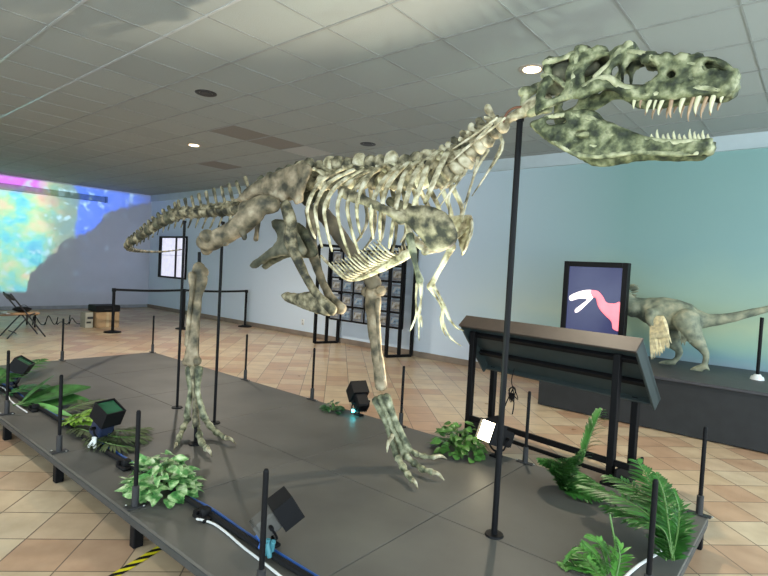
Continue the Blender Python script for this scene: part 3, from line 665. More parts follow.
# --- belly ribs
for i in range(16):
    f_ = i / 15
    a = (329 + 48 * f_, 263 - 23 * f_ + 3 * math.sin(PI * f_)); b_ = (352 + 48 * f_, 280 - 23 * f_ - 1.5 * math.sin(PI * f_)); mid = ((a[0] + b_[0]) / 2 + 3 - 3 * f_, (a[1] + b_[1]) / 2 + 6.5 - 3 * f_)
    mb = MB(); mb.tube([J(*a, -.17), J(*mid, -.10), J(*b_, 0)], [.004, .0065, .008], seg=6, sub=5); part(mb, 'belly_rib', BONEP, lump=.001)
    a2 = J(*a, -.17); m2 = J(*mid, -.10); c2 = J(*b_, 0)
    mb = MB(); mb.tube([(a2.x - .05, YM + .17, a2.z), (m2.x - .02, YM + .10, m2.z), c2], [.004, .006, .007], seg=6, sub=5); part(mb, 'belly_rib', BONEP if i > 3 else BONE, lump=.001)
mb = MB(); mb.tube([J(321, 256), J(333, 268), J(346, 278.5), J(358, 279), J(372, 273.5), J(388, 265.5), J(402, 257), J(412, 252)], [.010, .012, .013, .013, .016, .024, .034, .026], seg=8, sub=4); part(mb, 'belly_keel', BONEP, lump=.002)
# --- shoulder blades and coracoids
for k in (-1, 1):
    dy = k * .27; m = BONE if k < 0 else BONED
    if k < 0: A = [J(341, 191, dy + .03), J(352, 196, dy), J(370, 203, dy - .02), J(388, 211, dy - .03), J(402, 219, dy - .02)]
    else:
        A = [J(341, 191, -.24), J(352, 196, -.27), J(370, 203, -.29), J(388, 211, -.30), J(402, 219, -.29)]; A = [Vector((p.x, 2 * YM - p.y, p.z)) for p in A]
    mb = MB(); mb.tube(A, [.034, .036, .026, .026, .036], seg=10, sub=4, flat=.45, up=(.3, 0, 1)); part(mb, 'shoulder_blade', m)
    yk = YM - .27
    co = [(p.x, p.z) for p in (PY(*a, yk) for a in ((397, 212), (404, 207), (416, 205), (430, 206), (442, 212), (449, 222), (450, 234), (445, 244), (434, 250), (424, 252), (420, 244), (412, 230), (402, 220)))]
    mb = MB(); zc = sum(p[1] for p in co) / len(co); xc = sum(p[0] for p in co) / len(co)
    pillow(mb, co, [], lambda a, b: YM + k * ((.27 if k < 0 else .20) - .5 * max(0, zc - b) - (.3 if k < 0 else 1.5) * max(0, a - xc)) , .020, .03, .009); part(mb, 'coracoid', [BONE, BONEP][k > 0])
mb = MB(); mb.tube([J(424, 252, -.2), J(440, 246, -.12), J(456, 236, -.02), J(468, 228, .08)], [.022, .026, .020, .006], seg=8, sub=4, flat=.45); part(mb, 'wishbone', BONEP)
mb = MB(); mb.tube([J(405, 222, -.24), J(412, 236, -.18), J(424, 248, -.14), J(440, 250, -.08)], [.012, .026, .030, .018], seg=8, sub=4, flat=.5); part(mb, 'breastbone', BONEP)
# --- arms
def limb(name, pts, rad, m, flat=.9, seg=10, lump=.003, parent=None): mb = MB(); mb.tube(pts, rad, seg=seg, sub=4, flat=flat); return part(mb, name, m, parent, lump=lump)
ya, yb_ = -.26, .10
limb('humerus', [J(410, 236, ya), J(412, 248, ya), J(416, 266, ya), J(420, 281, ya)], [.026, .024, .014, .022], BONET)
limb('radius', [J(417, 284, ya), J(416, 300, ya), J(417, 312, ya)], [.010, .006, .009], BONEP); limb('ulna', [J(421, 284, ya), J(421, 300, ya), J(419, 313, ya)], [.012, .007, .009], BONEP)
for pts in (((417, 313), (414, 322), (410, 331)), ((419, 313), (419, 326), (419, 340)), ((418, 313), (421, 318), (422, 327))): limb('hand_digit', [J(*p, ya) for p in pts], [.008, .006, .002], BONEP, seg=7)
limb('humerus', [J(452, 246, yb_), J(446, 258, yb_), J(437, 274, yb_), J(430, 287, yb_)], [.026, .020, .015, .024], BONEP)
limb('radius', [J(431, 290, yb_), J(438, 300, yb_), J(443, 309, yb_)], [.012, .007, .010], BONEP); limb('ulna', [J(434, 286, yb_), J(440, 297, yb_), J(445, 308, yb_)], [.012, .008, .010], BONEP)
for pts in (((443, 309), (443, 322), (450, 337), (461, 346)), ((445, 308), (449, 318), (456, 327), (464, 331)), ((444, 309), (441, 318), (443, 330), (446, 336))): limb('hand_digit', [J(*p, yb_) for p in pts], [.012, .009, .006, .002], BONEP, seg=7)

# --- pelvis -------------------------------------------------------
def Zp(x, y): return (180 + x / 5.12, 160 + y / 5.12)
il = [(298, 205), (308, 178), (345, 140), (400, 100), (470, 66), (530, 42), (600, 16), (640, 8), (668, 28), (672, 70), (650, 120), (632, 170), (628, 210), (606, 226), (584, 214), (568, 190), (548, 196), (530, 218), (505, 214), (480, 196), (440, 184), (390, 192), (345, 210), (312, 216)]
yi = YM - .13
ilp = [(p.x, p.z) for p in (PY(*Zp(*a), yi) for a in il)]
for k in (-1, 1):
    mb = MB(); pillow(mb, ilp, [], lambda a, b: YM + k * .13 + .012 * mnoise.noise(Vector((a * 9, b * 9, k))), .024, .05, .011)
    for lst, rr in (([(640, 20), (645, 90), (615, 150), (606, 215)], [.018, .020, .022, .026]), ([(560, 60), (530, 120), (500, 170)], [.014, .02, .026]), ([(300, 205), (370, 178), (450, 160), (500, 190)], [.012, .020, .024, .02])):
        mb.tube([Vector((PY(*Zp(*a), yi).x, YM + k * .145, PY(*Zp(*a), yi).z)) for a in lst], rr, seg=8, flat=.6)
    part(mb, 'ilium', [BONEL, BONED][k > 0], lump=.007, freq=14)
def Z3(x, y): return (110 + x / 2.954, 150 + y / 2.954)
pub = [(525, 165), (535, 215), (532, 270), (552, 330), (575, 385), (600, 430), (640, 472)]
yp = YM - .10
PN = [PY(*Z3(*a), yp) for a in pub]
for k in (-1, 1):
    q = [Vector((p.x, YM + k * (.12 - .075 * i / 6), p.z)) for i, p in enumerate(PN)]
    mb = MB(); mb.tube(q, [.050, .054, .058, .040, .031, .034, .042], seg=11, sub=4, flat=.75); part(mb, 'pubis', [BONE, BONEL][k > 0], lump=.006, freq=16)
mb = MB()
bt = [(508, 428), (520, 420), (550, 424), (580, 418), (600, 420), (625, 440), (650, 462), (652, 485), (630, 490), (590, 478), (550, 462), (520, 448)]
btp = [(p.x, p.z) for p in (PY(*Z3(*a), YM - .03) for a in bt)]
pillow(mb, btp, [], lambda a, b: YM - .02, .045, .045, .011); part(mb, 'pubic_boot', BONE, lump=.006, freq=16)
isp = [(p.x, p.z) for p in (PY(*Z3(*a), YM - .10) for a in ((468, 205), (500, 205), (528, 222), (550, 262), (566, 300), (545, 316), (505, 312), (470, 318), (440, 334), (414, 350), (402, 343), (412, 326), (444, 302), (474, 276), (484, 250), (470, 232)))]
for k in (-1, 1):
    mb = MB(); pillow(mb, isp, [], lambda a, b: YM + k * .055, .030, .04, .010)
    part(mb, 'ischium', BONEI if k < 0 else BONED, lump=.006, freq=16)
limb('hip_bone_spur', [J(258, 222, -.1), J(257, 230, -.1), J(256, 239, -.1)], [.022, .018, .022], BONEL)

# --- near leg -----------------------------------------------------
def Q(px, py, y): return PY(px, py, y)
fem = [Q(274, 205, -1.40), Q(262, 205, -1.46), Q(252, 213, -1.50), Q(240, 225, -1.54), Q(225, 235, -1.58), Q(212, 241, -1.61), Q(204, 242, -1.63)]
mb = MB(); mb.tube(fem, [.060, .078, .092, .078, .068, .072, .066], seg=14, sub=4, flat=.85)
mb.ball(Q(207, 236, -1.66), .052, n=12); mb.ball(Q(206, 249, -1.60), .050, n=12); mb.ball(Q(247, 208, -1.52), .055, n=12); mb.ball(Q(272, 203, -1.36), .055, n=12)
mb.tube([Q(243, 232, -1.55), Q(244, 238, -1.55)], [.03, .018], seg=8); mb.tube([Q(226, 243, -1.58), Q(221, 246, -1.58)], [.02, .012], seg=8)
part(mb, 'femur', BONEL, lump=.010, freq=12)
tib = [Q(199, 268, -1.63), Q(199, 279, -1.63), Q(197, 298, -1.64), Q(194.5, 322, -1.65), Q(192.5, 345, -1.66), Q(191.5, 360, -1.66)]
mb = MB(); mb.tube(tib, [.056, .068, .046, .044, .052, .066], seg=12, sub=4, flat=.85); mb.ball(Q(203, 272, -1.6), .045, n=10); mb.ball(Q(187, 361, -1.68), .036, n=10); mb.ball(Q(197, 361, -1.66), .036, n=10); part(mb, 'tibia', BONEL, lump=.008, freq=13)
limb('fibula', [Q(192, 275, -1.70), Q(191.5, 292, -1.70), Q(189, 315, -1.70), Q(187, 345, -1.70)], [.034, .018, .018, .022], BONEL, lump=.005)
for a, c_, d_ in (((189, 369), (190, 392), (187, 416)), ((194, 368), (195, 394), (196, 424)), ((199, 369), (198, 392), (204, 417))):
    limb('metatarsal', [Q(*a, -1.66), Q(*c_, -1.66), Q(*d_, -1.66)], [.034, .020, .030], BONET if a[0] != 194 else BONE, lump=.004)
def toe(pix, y0_, zs, r0, m, y1=None):
    n = len(pix)
    pts = [PZ(px, py, z) for (px, py), z in zip(pix, zs)]
    for i in range(n - 1):
        a, b = pts[i], pts[i + 1]; r = r0 * (1 - .09 * i)
        if i < n - 2:
            mb = MB(); mb.tube([a.lerp(b, .06), a.lerp(b, .28), a.lerp(b, .6), a.lerp(b, .92)], [r * 1.08, r * .78, r * .72, r * 1.0], seg=9, sub=3); part(mb, 'toe_bone', m, lump=.003)
        else:
            mb = MB(); mid = a.lerp(b, .5) + Vector((0, 0, .015)); mb.tube([a.lerp(b, .05), mid, b], [r * .95, r * .7, r * .15], seg=8, sub=4, flat=.7); part(mb, 'claw', BONEP if m is BONET else m, lump=.001)
toe([(188, 418), (183, 428), (179.5, 437), (176.5, 444), (174, 450)], 0, [.13, .075, .045, .035, .012], .027, BONET)
toe([(196, 425), (199, 435), (202, 443), (207, 449), (212, 457)], 0, [.10, .07, .05, .05, .012], .031, BONET)
toe([(205, 418), (210, 426), (217, 433), (225, 437.5), (236, 444)], 0, [.13, .085, .05, .045, .012], .029, BONET)
# --- far leg
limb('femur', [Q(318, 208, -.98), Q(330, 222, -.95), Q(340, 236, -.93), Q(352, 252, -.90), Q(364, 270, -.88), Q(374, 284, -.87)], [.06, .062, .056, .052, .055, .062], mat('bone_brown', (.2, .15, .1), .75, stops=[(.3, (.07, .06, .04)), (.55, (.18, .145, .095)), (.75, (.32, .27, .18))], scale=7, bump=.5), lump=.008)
mb = MB(); tb = [Q(373, 292, -.86), Q(373, 304, -.86), Q(374, 325, -.86), Q(376, 348, -.86), Q(379, 370, -.86), Q(381, 386, -.86)]
mb.tube(tb, [.066, .064, .050, .048, .046, .050], seg=12, sub=4, flat=.85); mb.ball(Q(367, 292, -.86), .042, n=10); mb.ball(Q(381, 291, -.86), .04, n=10); part(mb, 'tibia', BONEL, lump=.008, freq=13)
limb('fibula', [Q(378, 300, -.92), Q(378, 325, -.92), Q(380, 350, -.92), Q(384, 378, -.92)], [.022, .014, .012, .018], BONEL, lump=.004)
for a, c_, d_ in (((376, 400), (387, 425), (397, 456)), ((381, 398), (392, 425), (405, 455)), ((386, 397), (396, 422), (408, 448))):
    limb('metatarsal', [Q(*a, -.86), Q(*c_, -.84), Q(*d_, -.82)], [.034, .024, .028], BONET, lump=.004)
toe([(408, 449), (416, 454), (424, 456.5), (434, 457), (447, 459)], 0, [.14, .085, .05, .05, .012], .026, BONET)
toe([(406, 456), (414, 463), (422, 469), (432, 472), (444, 480)], 0, [.11, .07, .05, .055, .012], .029, BONET)
toe([(398, 458), (403, 467), (408, 475), (412, 480), (418, 489)], 0, [.11, .075, .055, .055, .012], .027, BONET)
limb('claw', [Q(392, 436, -.92), Q(388, 444, -.95), Q(387, 453, -.95)], [.018, .014, .003], BONEP)

# support poles
def pole(x, y, z1, label, top=None, r=.0125):
    rt = empty('support_pole', (x, y, 0), label, 'pole', 'black steel poles holding the skeleton')
    mb = MB(); mb.rod((0, 0, .008), (0, 0, z1) if top is None else Vector(top) - Vector((x, y, 0)), r, 14); mb.build('pole', BLACK, rt)
    mb = MB(); mb.rod((0, 0, 0), (0, 0, .010), .052, 24, .048); mb.build('base_disc', BLACK, rt)
    if top is None:
        mb = MB(); mb.rod((0, 0, z1), (0, 0, z1 + .02), r * 1.3, 12); mb.build('cap', BLACK, rt)
pole(6.35, -1.207, 2.25, 'tallest black pole with round base, holding up the skull and neck', r=.0165)
pole(3.004, -1.24, 1.76, 'black pole farthest left, holding up the thin end of the tail')
pole(3.642, -1.24, 1.74, 'black pole right of the near shin, holding the thick tail base')
pole(4.02, -1.64, 1.45, 'black pole running up along the near leg to the knee', top=(3.93, -1.62, 1.48))

# ================================================================== FLOODLIGHTS on the platform
def floodlight(loc, aim, label, size=1.0, lens=GREENGL, rear=BLACKP, lit=False, extra=None):
    r = empty('floodlight', loc, label, 'floodlight')
    d = Vector(aim).normalized(); q = d.to_track_quat('Z', 'Y').to_matrix(); s = size
    pc = Vector((0, 0, .19 * s))
    mb = MB(); mb.bbox(pc - d * .055 * s, (.135 * s, .135 * s, .15 * s), q, b=.01)
    for k in range(-3, 4): mb.box(pc + q @ Vector((k * .018 * s, 0, -.135 * s)), (.004 * s, .12 * s, .02 * s), q)
    mb.build('housing', rear, r, smooth=False)
    mb = MB(); h = .086 * s
    for (c_, sz) in (((h, 0, .085 * s), (.008, .18 * s, .15 * s)), ((-h, 0, .085 * s), (.008, .18 * s, .15 * s)), ((0, h, .085 * s), (.165 * s, .008, .15 * s)), ((0, -h, .085 * s), (.165 * s, .008, .15 * s)), ((0, 0, .016 * s), (.165 * s, .165 * s, .008))):
        mb.box(pc + q @ Vector(c_), sz, q)
    mb.build('hood', BLACKP, r, smooth=False)
    mb = MB(); mb.box(pc + q @ Vector((0, 0, (.142 if not lit else .13) * s)), (.160 * s, .160 * s, .004), q)
    mb.build('lens', lens, r, smooth=False)
    # yoke and foot
    side = Vector((0, 0, 1)).cross(d); side = side.normalized() if side.length > .1 else Vector((1, 0, 0))
    mb = MB()
    for k in (-1, 1): mb.tube([pc + side * k * .085 * s - d * .05 * s, Vector((0, 0, .09 * s)) + side * k * .085 * s, Vector((0, 0, .05 * s)) + side * k * .03 * s], .008 * s, seg=6, sub=2)
    mb.tube([Vector((0, 0, .05 * s)) - side * .03 * s, Vector((0, 0, .05 * s)) + side * .03 * s], .010 * s, seg=6)
    mb.build('yoke', BLACK, r)
    mb = MB(); mb.rod((0, 0, .0), (0, 0, .05 * s), .012 * s, 10); mb.bbox((0, 0, .008), (.10 * s, .06 * s, .016)); mb.build('foot', BLACK, r)
    for k in (-1, 1):
        mb = MB(); mb.rod(pc + side * k * .07 * s - d * .05 * s, pc + side * k * .105 * s - d * .05 * s, .014 * s, 10); mb.build('knob', BLACK, r)
    return r
REAR = mat('grey_housing', (.10, .095, .085), .4)
REARB = mat('blue_black_housing', (.02, .03, .07), .4)
floodlight((5.60, -2.13, 0), (.25, .62, .42), 'large black floodlight tilted up at the front edge, nearest the camera', .76, rear=REAR, lens=mat('green_lit_lens', (.1, .4, .2), .2, emis=(.4, 1, .5), estr=2.0))
floodlight((3.57, -2.13, 0), (.42, .10, .85), 'black floodlight with dark green glass standing among yellow-green leaves', .88, rear=REARB)
floodlight((1.35, -2.10, 0), (.30, .4, .8), 'black floodlight at the far left of the platform beside palm leaves', .88, rear=REARB)
fd = floodlight((4.28, -.07, 0), (-.55, .25, .55), 'black floodlight with a cyan indicator at the back edge beside the far leg', .9, lens=BLACKP)
mb = MB(); mb.ball((-.02, -.06, .05), .016, n=10); mb.build('indicator_light', CYAN, fd)
fe = floodlight((FLOOD_E[0], FLOOD_E[1], 0), (-.25, -.85, .35), 'lit floodlight glowing warm white beside the ivy', .92, lens=mat('flood_glow', (1, .9, .7), .3, emis=(1, .86, .58), estr=6), lit=True)

# ================================================================== cables along the front edge
def cable(pts, r, m, name, label, cat='cable', sub=5):
    mb = MB(); mb.tube(pts, r, seg=7, sub=sub); return tag(mb.build(name, m), label, cat)
random.seed(3)
cable([(x, -2.20 + .012 * math.sin(x * 3), .020) for x in np.arange(.3, 7.0, .5)], .017, BLACKP, 'power_cable', 'thick black power cable running along the platform front edge')
cable([(x, -2.165 + .012 * math.sin(x * 5 + 1), .012 + .004 * math.sin(x * 9)) for x in np.arange(.5, 6.6, .35)], .009, BLUEC, 'power_cable', 'blue cable lying beside the thick black one')
cable([PZ(197, 519, .035), PZ(206, 521, .012), PZ(216, 525, .009), PZ(228, 534, .009), PZ(243, 547, .009), PZ(260, 560, .009), PZ(284, 579, .009)], .0065, WHITEC, 'power_cable', 'white cable looping past the large tilted floodlight')
cable([(7.08, -.42, .012), (7.10, -.60, .01), (7.06, -.80, .01), (7.02, -1.0, .01), (6.99, -1.3, .01)], .008, WHITEC, 'power_cable', 'white cable lying by the palm fronds at the right end')
cable([(-.0 + 1.0, -2.27, .012), (1.5, -2.24, .04), (1.9, -2.29, .012), (2.4, -2.30, .012)], .006, WHITEC, 'power_cable', 'thin white cable left of the big leaves')
for i, x in enumerate((2.35, 4.15, 5.12)):
    r = empty('cable_clamp', (x, -2.24, 0), 'small black clamp foot under the front cable, ' + ('left of the big leaves', 'left of the pothos', 'right of the pothos')[i], 'clamp', 'clamps on the front cable')
    mb = MB(); mb.bbox((0, 0, .012), (.12, .05, .02)); mb.bbox((.0, .02, .035), (.05, .05, .05)); mb.build('clamp_body', BLACKP, r)
    mb = MB(); mb.rod((-.04, -.02, .03), (-.04, .03, .03), .018, 10); mb.build('clamp_screw', BLACK, r)
for loc, lab, m in (((3.66, -2.24, 0), 'small white cable connector beside the green-glass floodlight', WHITE), ((5.60, -2.20, 0), 'blue cable connector hanging at the large tilted floodlight', BLUEC), ((5.68, -2.23, 0), 'pale cyan cable connector at the large tilted floodlight', mat('cyan_plastic', (.06, .22, .26), .4))):
    mb = MB()
    for k in range(4): mb.rod((random.uniform(-.03, .03), random.uniform(-.02, .02), .02), (random.uniform(-.03, .03), random.uniform(-.02, .02), .07 + random.uniform(0, .03)), .012, 8)
    o = mb.build('cable_connector', m); o.location = loc; tag(o, lab, 'connector')

# ================================================================== PLANTS
def leaf(mb, base, d, nrm, L, W, mi=0, curl=.25, shape='lance', n=6, fold=.2):
    d = Vector(d).normalized(); nrm = Vector(nrm); s = d.cross(nrm)
    if s.length < 1e-3: s = d.cross(Vector((1, .3, 0)))
    s.normalize(); nrm = s.cross(d).normalized(); vs = []; base = Vector(base)
    for i in range(n + 1):
        t = i / n
        if shape == 'heart': w_ = W * (max(0, math.sin(PI * min(1, t * .93 + .07)) ** .7) * (1.25 - .75 * t))
        else: w_ = W * math.sin(PI * (t * .94 + .03)) ** .8 * (1.1 - .35 * t)
        c = base + d * L * t - nrm * curl * L * t * t
        vs += [c - s * w_ / 2 + nrm * fold * w_ * .5, c, c + s * w_ / 2 + nrm * fold * w_ * .5]
    fs = []
    for i in range(n): a = i * 3; fs += [(a, a + 1, a + 4, a + 3), (a + 1, a + 2, a + 5, a + 4)]
    mb.add(vs, fs, mi)
def zclamp(o, z0):
    for v in o.data.vertices:
        if v.co.z + o.location.z < z0: v.co.z = z0 - o.location.z + random.uniform(0, .004)
def clump(loc, R, H, n, L, W, m, name, label, shape='heart', stems=14, seed=1):
    random.seed(seed); r = empty(name, loc, label, 'plant'); mb = MB(); ms = MB()
    for i in range(n):
        a = random.uniform(0, 2 * PI); rr = R * math.sqrt(random.random()); z = H * (1 - (rr / R) ** 2) * random.uniform(.25, 1) + .01
        p = Vector((rr * math.cos(a), rr * math.sin(a) * .8, z)); d = Vector((math.cos(a) + random.uniform(-.7, .7), math.sin(a) + random.uniform(-.7, .7), random.uniform(-.3, .5)))
        leaf(mb, p, d, Vector((random.uniform(-.6, .6), random.uniform(-.8, .3), 1)), L * random.uniform(.6, 1.15), W * random.uniform(.6, 1.15), shape=shape, curl=random.uniform(.1, .5))
        if i < stems: ms.tube([(0, 0, .01), Vector((p.x * .5, p.y * .5, p.z * .9)), p], .0035, seg=5, sub=3)
    o = mb.build('foliage', m, r, auto=False); zclamp(o, .004); ms.build('stem', STEM, r); return r
def frond_geo(mb, ms, pts, nl, L, W, mi=0, droop=.2, up=(0, 0, 1), ang=.9):
    cs, tot = along(pts, nl)
    ms.tube([c for c, t in cs[::max(1, nl // 8)]] + [cs[-1][0]], [.0045] * len(cs[::max(1, nl // 8)]) + [.0015], seg=5, sub=2)
    for i, (c, t) in enumerate(cs):
        f_ = i / (nl - 1); s_ = t.cross(Vector(up)); s_.normalize(); ll = L * (math.sin(PI * (.12 + .83 * f_)) ** .6)
        for k in (-1, 1):
            d = s_ * k * math.sin(ang) + t * math.cos(ang) + Vector((0, 0, random.uniform(-.15, .25))); leaf(mb, c, d, Vector(up) + s_ * k * .3, ll * random.uniform(.85, 1.1), W, mi, curl=droop, n=4)
def fronds(loc, specs, m, name, label, seed=1, cat='plant'):
    random.seed(seed); r = empty(name, loc, label, cat); mb = MB(); ms = MB(); l0 = Vector(loc)
    for pts, nl, L, W in specs: frond_geo(mb, ms, [Vector(p) - l0 for p in pts], nl, L, W)
    o = mb.build('foliage', m, r, auto=False); zclamp(o, .004); ms.build('stem', STEM, r); return r
clump((4.63, -2.21, 0), .20, .23, 170, .10, .072, POTHOS, 'pothos_plant', 'variegated cream and green pothos heap on the platform front edge', seed=4)
clump((5.50, -.22, 0), .21, .25, 150, .08, .065, IVY, 'ivy_plant', 'green ivy heap beside the lit floodlight', seed=6)
clump((4.02, -.16, 0), .10, .08, 30, .07, .05, LEAFD, 'ivy_plant', 'tiny dark ivy tuft at the back edge left of the far floodlight', seed=8)
# big leaves at the left
def bigleaves(loc, specs, m, name, label):
    r = empty(name, loc, label, 'leaves'); mb = MB(); ms = MB(); l0 = Vector(loc)
    for a, b, W, nrm in specs:
        a, b = Vector(a) - l0, Vector(b) - l0; leaf(mb, a, b - a, nrm, (b - a).length, W, curl=.05, n=12, fold=.18); ms.tube([a - (b - a) * .12 + Vector((0, 0, .0)), a, a.lerp(b, .5) - Vector(nrm).normalized() * .01], [.006, .007, .003], seg=6, sub=2)
    o = mb.build('leaf_blade', m, r, auto=False); zclamp(o, .004); ms.build('midrib', STEM, r); return r
bigleaves((2.2, -2.10, 0), [(PZ(22, 402, .03), PY(53, 374, -1.98), .13, (0, -1, .5)), (PZ(22, 403, .02), PZ(90, 385, .16), .34, (0, -.5, 1)), (PZ(22, 404, .02), PZ(88, 398, .08), .30, (0, -.4, 1))], LEAFM, 'leaf_spray', 'spray of large glossy green leaves lying between two front posts')
bigleaves((2.75, -2.12, 0), [(PZ(24, 403, .02), PZ(70, 413, .04), .09, (0, -.6, 1))], mat('leaf_bright', (.12, .34, .08), .4, var=.3), 'leaf_spray', 'single bright narrow leaf at the front edge under the leaf spray')
random.seed(5)
fronds((1.25, -1.62, 0), [([PZ(-10, 382, .03), PZ(15, 372, .10), PZ(42, 360, .12)], 16, .20, .05), ([PZ(-20, 392, .03), PZ(-2, 380, .12), PZ(14, 368, .2)], 16, .22, .05)], LEAFM, 'palm_frond', 'green palm frond behind the far left floodlight', 3)
fronds((1.6, -1.85, 0), [([PZ(5, 395, .02), PZ(25, 388, .06), PZ(45, 386, .03)], 14, .16, .05)], LEAFD, 'palm_frond', 'dark palm frond lying right of the far left floodlight', 4)
fronds((3.1, -2.02, 0), [([PZ(64, 420, .02), PZ(82, 413, .10), PZ(99, 409, .14)], 20, .13, .040), ([PZ(64, 423, .02), PZ(80, 418, .09), PZ(98, 417, .10)], 18, .12, .04), ([PZ(68, 425, .02), PZ(84, 422, .05), PZ(99, 423, .05)], 16, .10, .04)], LEAFY, 'fern_frond', 'yellow-green fern frond left of the green-glass floodlight', 5)
fronds((3.5, -1.9, 0), [([PZ(96, 428, .02), PZ(122, 431, .07), PZ(146, 428, .03)], 34, .17, .022), ([PZ(90, 432, .02), PZ(118, 437, .06), PZ(147, 437, .03)], 34, .17, .022), ([PZ(88, 436, .02), PZ(110, 444, .05), PZ(136, 448, .02)], 30, .15, .022), ([PZ(62, 412, .02), PZ(80, 405, .06), PZ(100, 400, .02)], 26, .17, .022), ([PZ(70, 428, .02), PZ(84, 430, .05), PZ(98, 436, .02)], 22, .13, .022)], LEAFO, 'palm_frond', 'dull olive palm frond lying under the green-glass floodlight', 6)
# right hand palms
def up_frond(pb, pt, y0_, y1_, lift=0): a = PY(*pb, y0_); b = PY(*pt, y1_); return [a, a.lerp(b, .5) + Vector((0, 0, .03 + lift)), b]
random.seed(12); tuft = []
for k in range(46):
    a = k * 2.4; rr = .11 + .15 * ((k * .618) % 1); h = .03 + .30 * ((k * .382) % 1)
    tuft.append(([Vector((6.42, -.36, .02)), Vector((6.42 + rr * .45 * math.cos(a), -.36 + rr * .4 * math.sin(a), h * .8)), Vector((6.42 + rr * math.cos(a), -.36 + rr * .8 * math.sin(a), h))], 11, .085, .026))
fronds((6.42, -.36, 0), [(up_frond((582, 462), (601, 411), -.30, -.22), 22, .13, .024)] + tuft, LEAFM2, 'palm_plant', 'bushy dark green palm tuft with one upright frond behind the lectern legs', 7)
fronds((6.95, -.55, 0), [([PY(666, 560, -.85), PY(660, 520, -.7), PY(641, 492, -.55), PY(608, 476, -.45)], 34, .14, .020), ([PY(672, 555, -.85), PY(672, 515, -.7), PY(652, 484, -.5), PY(638, 462, -.42)], 34, .15, .020), ([PY(672, 560, -.85), PY(676, 525, -.7), PY(668, 498, -.6), PY(656, 474, -.5)], 28, .11, .020),
        ([PY(674, 560, -.85), PY(668, 530, -.8), PY(646, 520, -.75), PY(606, 506, -.7)], 30, .13, .020), ([PY(668, 555, -.85), PY(656, 522, -.8), PY(621, 498, -.7), PY(582, 486, -.55)], 34, .14, .020), ([PY(672, 560, -.85), PY(678, 530, -.8), PY(679, 510, -.8), PY(674, 492, -.8)], 22, .08, .018),
        ([PY(672, 560, -.85), PY(664, 520, -.75), PY(652, 500, -.62), PY(624, 490, -.55)], 28, .13, .020), ([PY(672, 560, -.85), PY(676, 530, -.7), PY(664, 500, -.55), PY(648, 478, -.45)], 28, .13, .020), ([PY(672, 560, -.85), PY(666, 535, -.85), PY(656, 525, -.85), PY(632, 520, -.85)], 22, .11, .020), ([PY(672, 558, -.85), PY(668, 520, -.8), PY(664, 495, -.7), PY(658, 478, -.65)], 24, .10, .020)], LEAFM2, 'palm_plant', 'largest heap of feathery green palm fronds at the right end', 8)
fronds((6.85, -1.18, 0), [([PY(606, 574, -1.2), PY(592, 552, -1.2), PY(576, 548, -1.2), PY(566, 560, -1.2)], 20, .07, .018), ([PY(608, 574, -1.2), PY(600, 545, -1.2), PY(588, 536, -1.2)], 18, .07, .018), ([PY(612, 575, -1.22), PY(612, 560, -1.22), PY(606, 544, -1.25)], 14, .07, .02), ([PY(590, 580, -1.2), PY(575, 568, -1.2), PY(562, 572, -1.25)], 14, .07, .018), ([PY(606, 578, -1.25), PY(596, 556, -1.28), PY(584, 544, -1.3)], 16, .08, .022), ([PY(602, 580, -1.2), PY(586, 560, -1.15), PY(572, 556, -1.1)], 16, .08, .02), ([PY(616, 578, -1.25), PY(620, 556, -1.2), PY(616, 540, -1.2)], 14, .07, .02), ([PY(618, 580, -1.2), PY(616, 550, -1.2), PY(610, 515, -1.2)], 4, .02, .01)], mat('leaf_fern', (.10, .30, .05), .4, var=.5, scale=14), 'fern_plant', 'light green curly fern at the bottom right of the platform', 9)

# ================================================================== LECTERN PANEL
th = math.radians(-8.5); RZ = Matrix.Rotation(th, 3, 'Z')
LR = empty('information_lectern', (4.94, .70, FZ), 'wide inclined information panel on black steel legs, seen from behind', 'lectern'); LR.rotation_euler = (0, 0, th)
Lw = 1.71; hz = 1.0 - FZ                       # local: x along, y away from the platform, z up from the floor
sl = math.atan2(.50, .42); RXs = Matrix.Rotation(-sl, 3, 'X')
WOOD = mat('panel_top_edge', (.055, .042, .034), .5, var=.15)
PANB = mat('panel_underside', (.028, .040, .040), .5)
u_ = Vector((0, math.cos(sl), -math.sin(sl))); nrm_ = Vector((0, math.sin(sl), math.cos(sl)))
Lh = .66; c0 = Vector((Lw / 2, 0, hz))
mb = MB(); cc = c0 + u_ * Lh / 2 - nrm_ * .015; mb.bbox(cc, (Lw, Lh, .03), RXs, b=.003); mb.build('panel', PANB, LR, smooth=False)
mb = MB(); mb.bbox(c0 + u_ * .008 - nrm_ * .055, (Lw, .020, .15), RXs, b=.003); mb.build('top_edge', WOOD, LR, smooth=False)
for x in (.01, Lw - .01):
    mb = MB(); mb.bbox(Vector((x, 0, hz)) + u_ * Lh / 2 - nrm_ * .055, (.02, Lh, .13), RXs, b=.003); mb.build('side_panel', PANB, LR, smooth=False)
mb = MB(); mb.bbox(c0 + u_ * (Lh - .01) - nrm_ * .04, (Lw, .02, .08), RXs); mb.build('bottom_edge', PANB, LR, smooth=False)
for f_ in (.28, .66):
    mb = MB(); mb.bbox(c0 + u_ * Lh * f_ - nrm_ * .05, (Lw - .05, .045, .04), RXs); mb.build('crossbar', BLACK, LR, smooth=False)
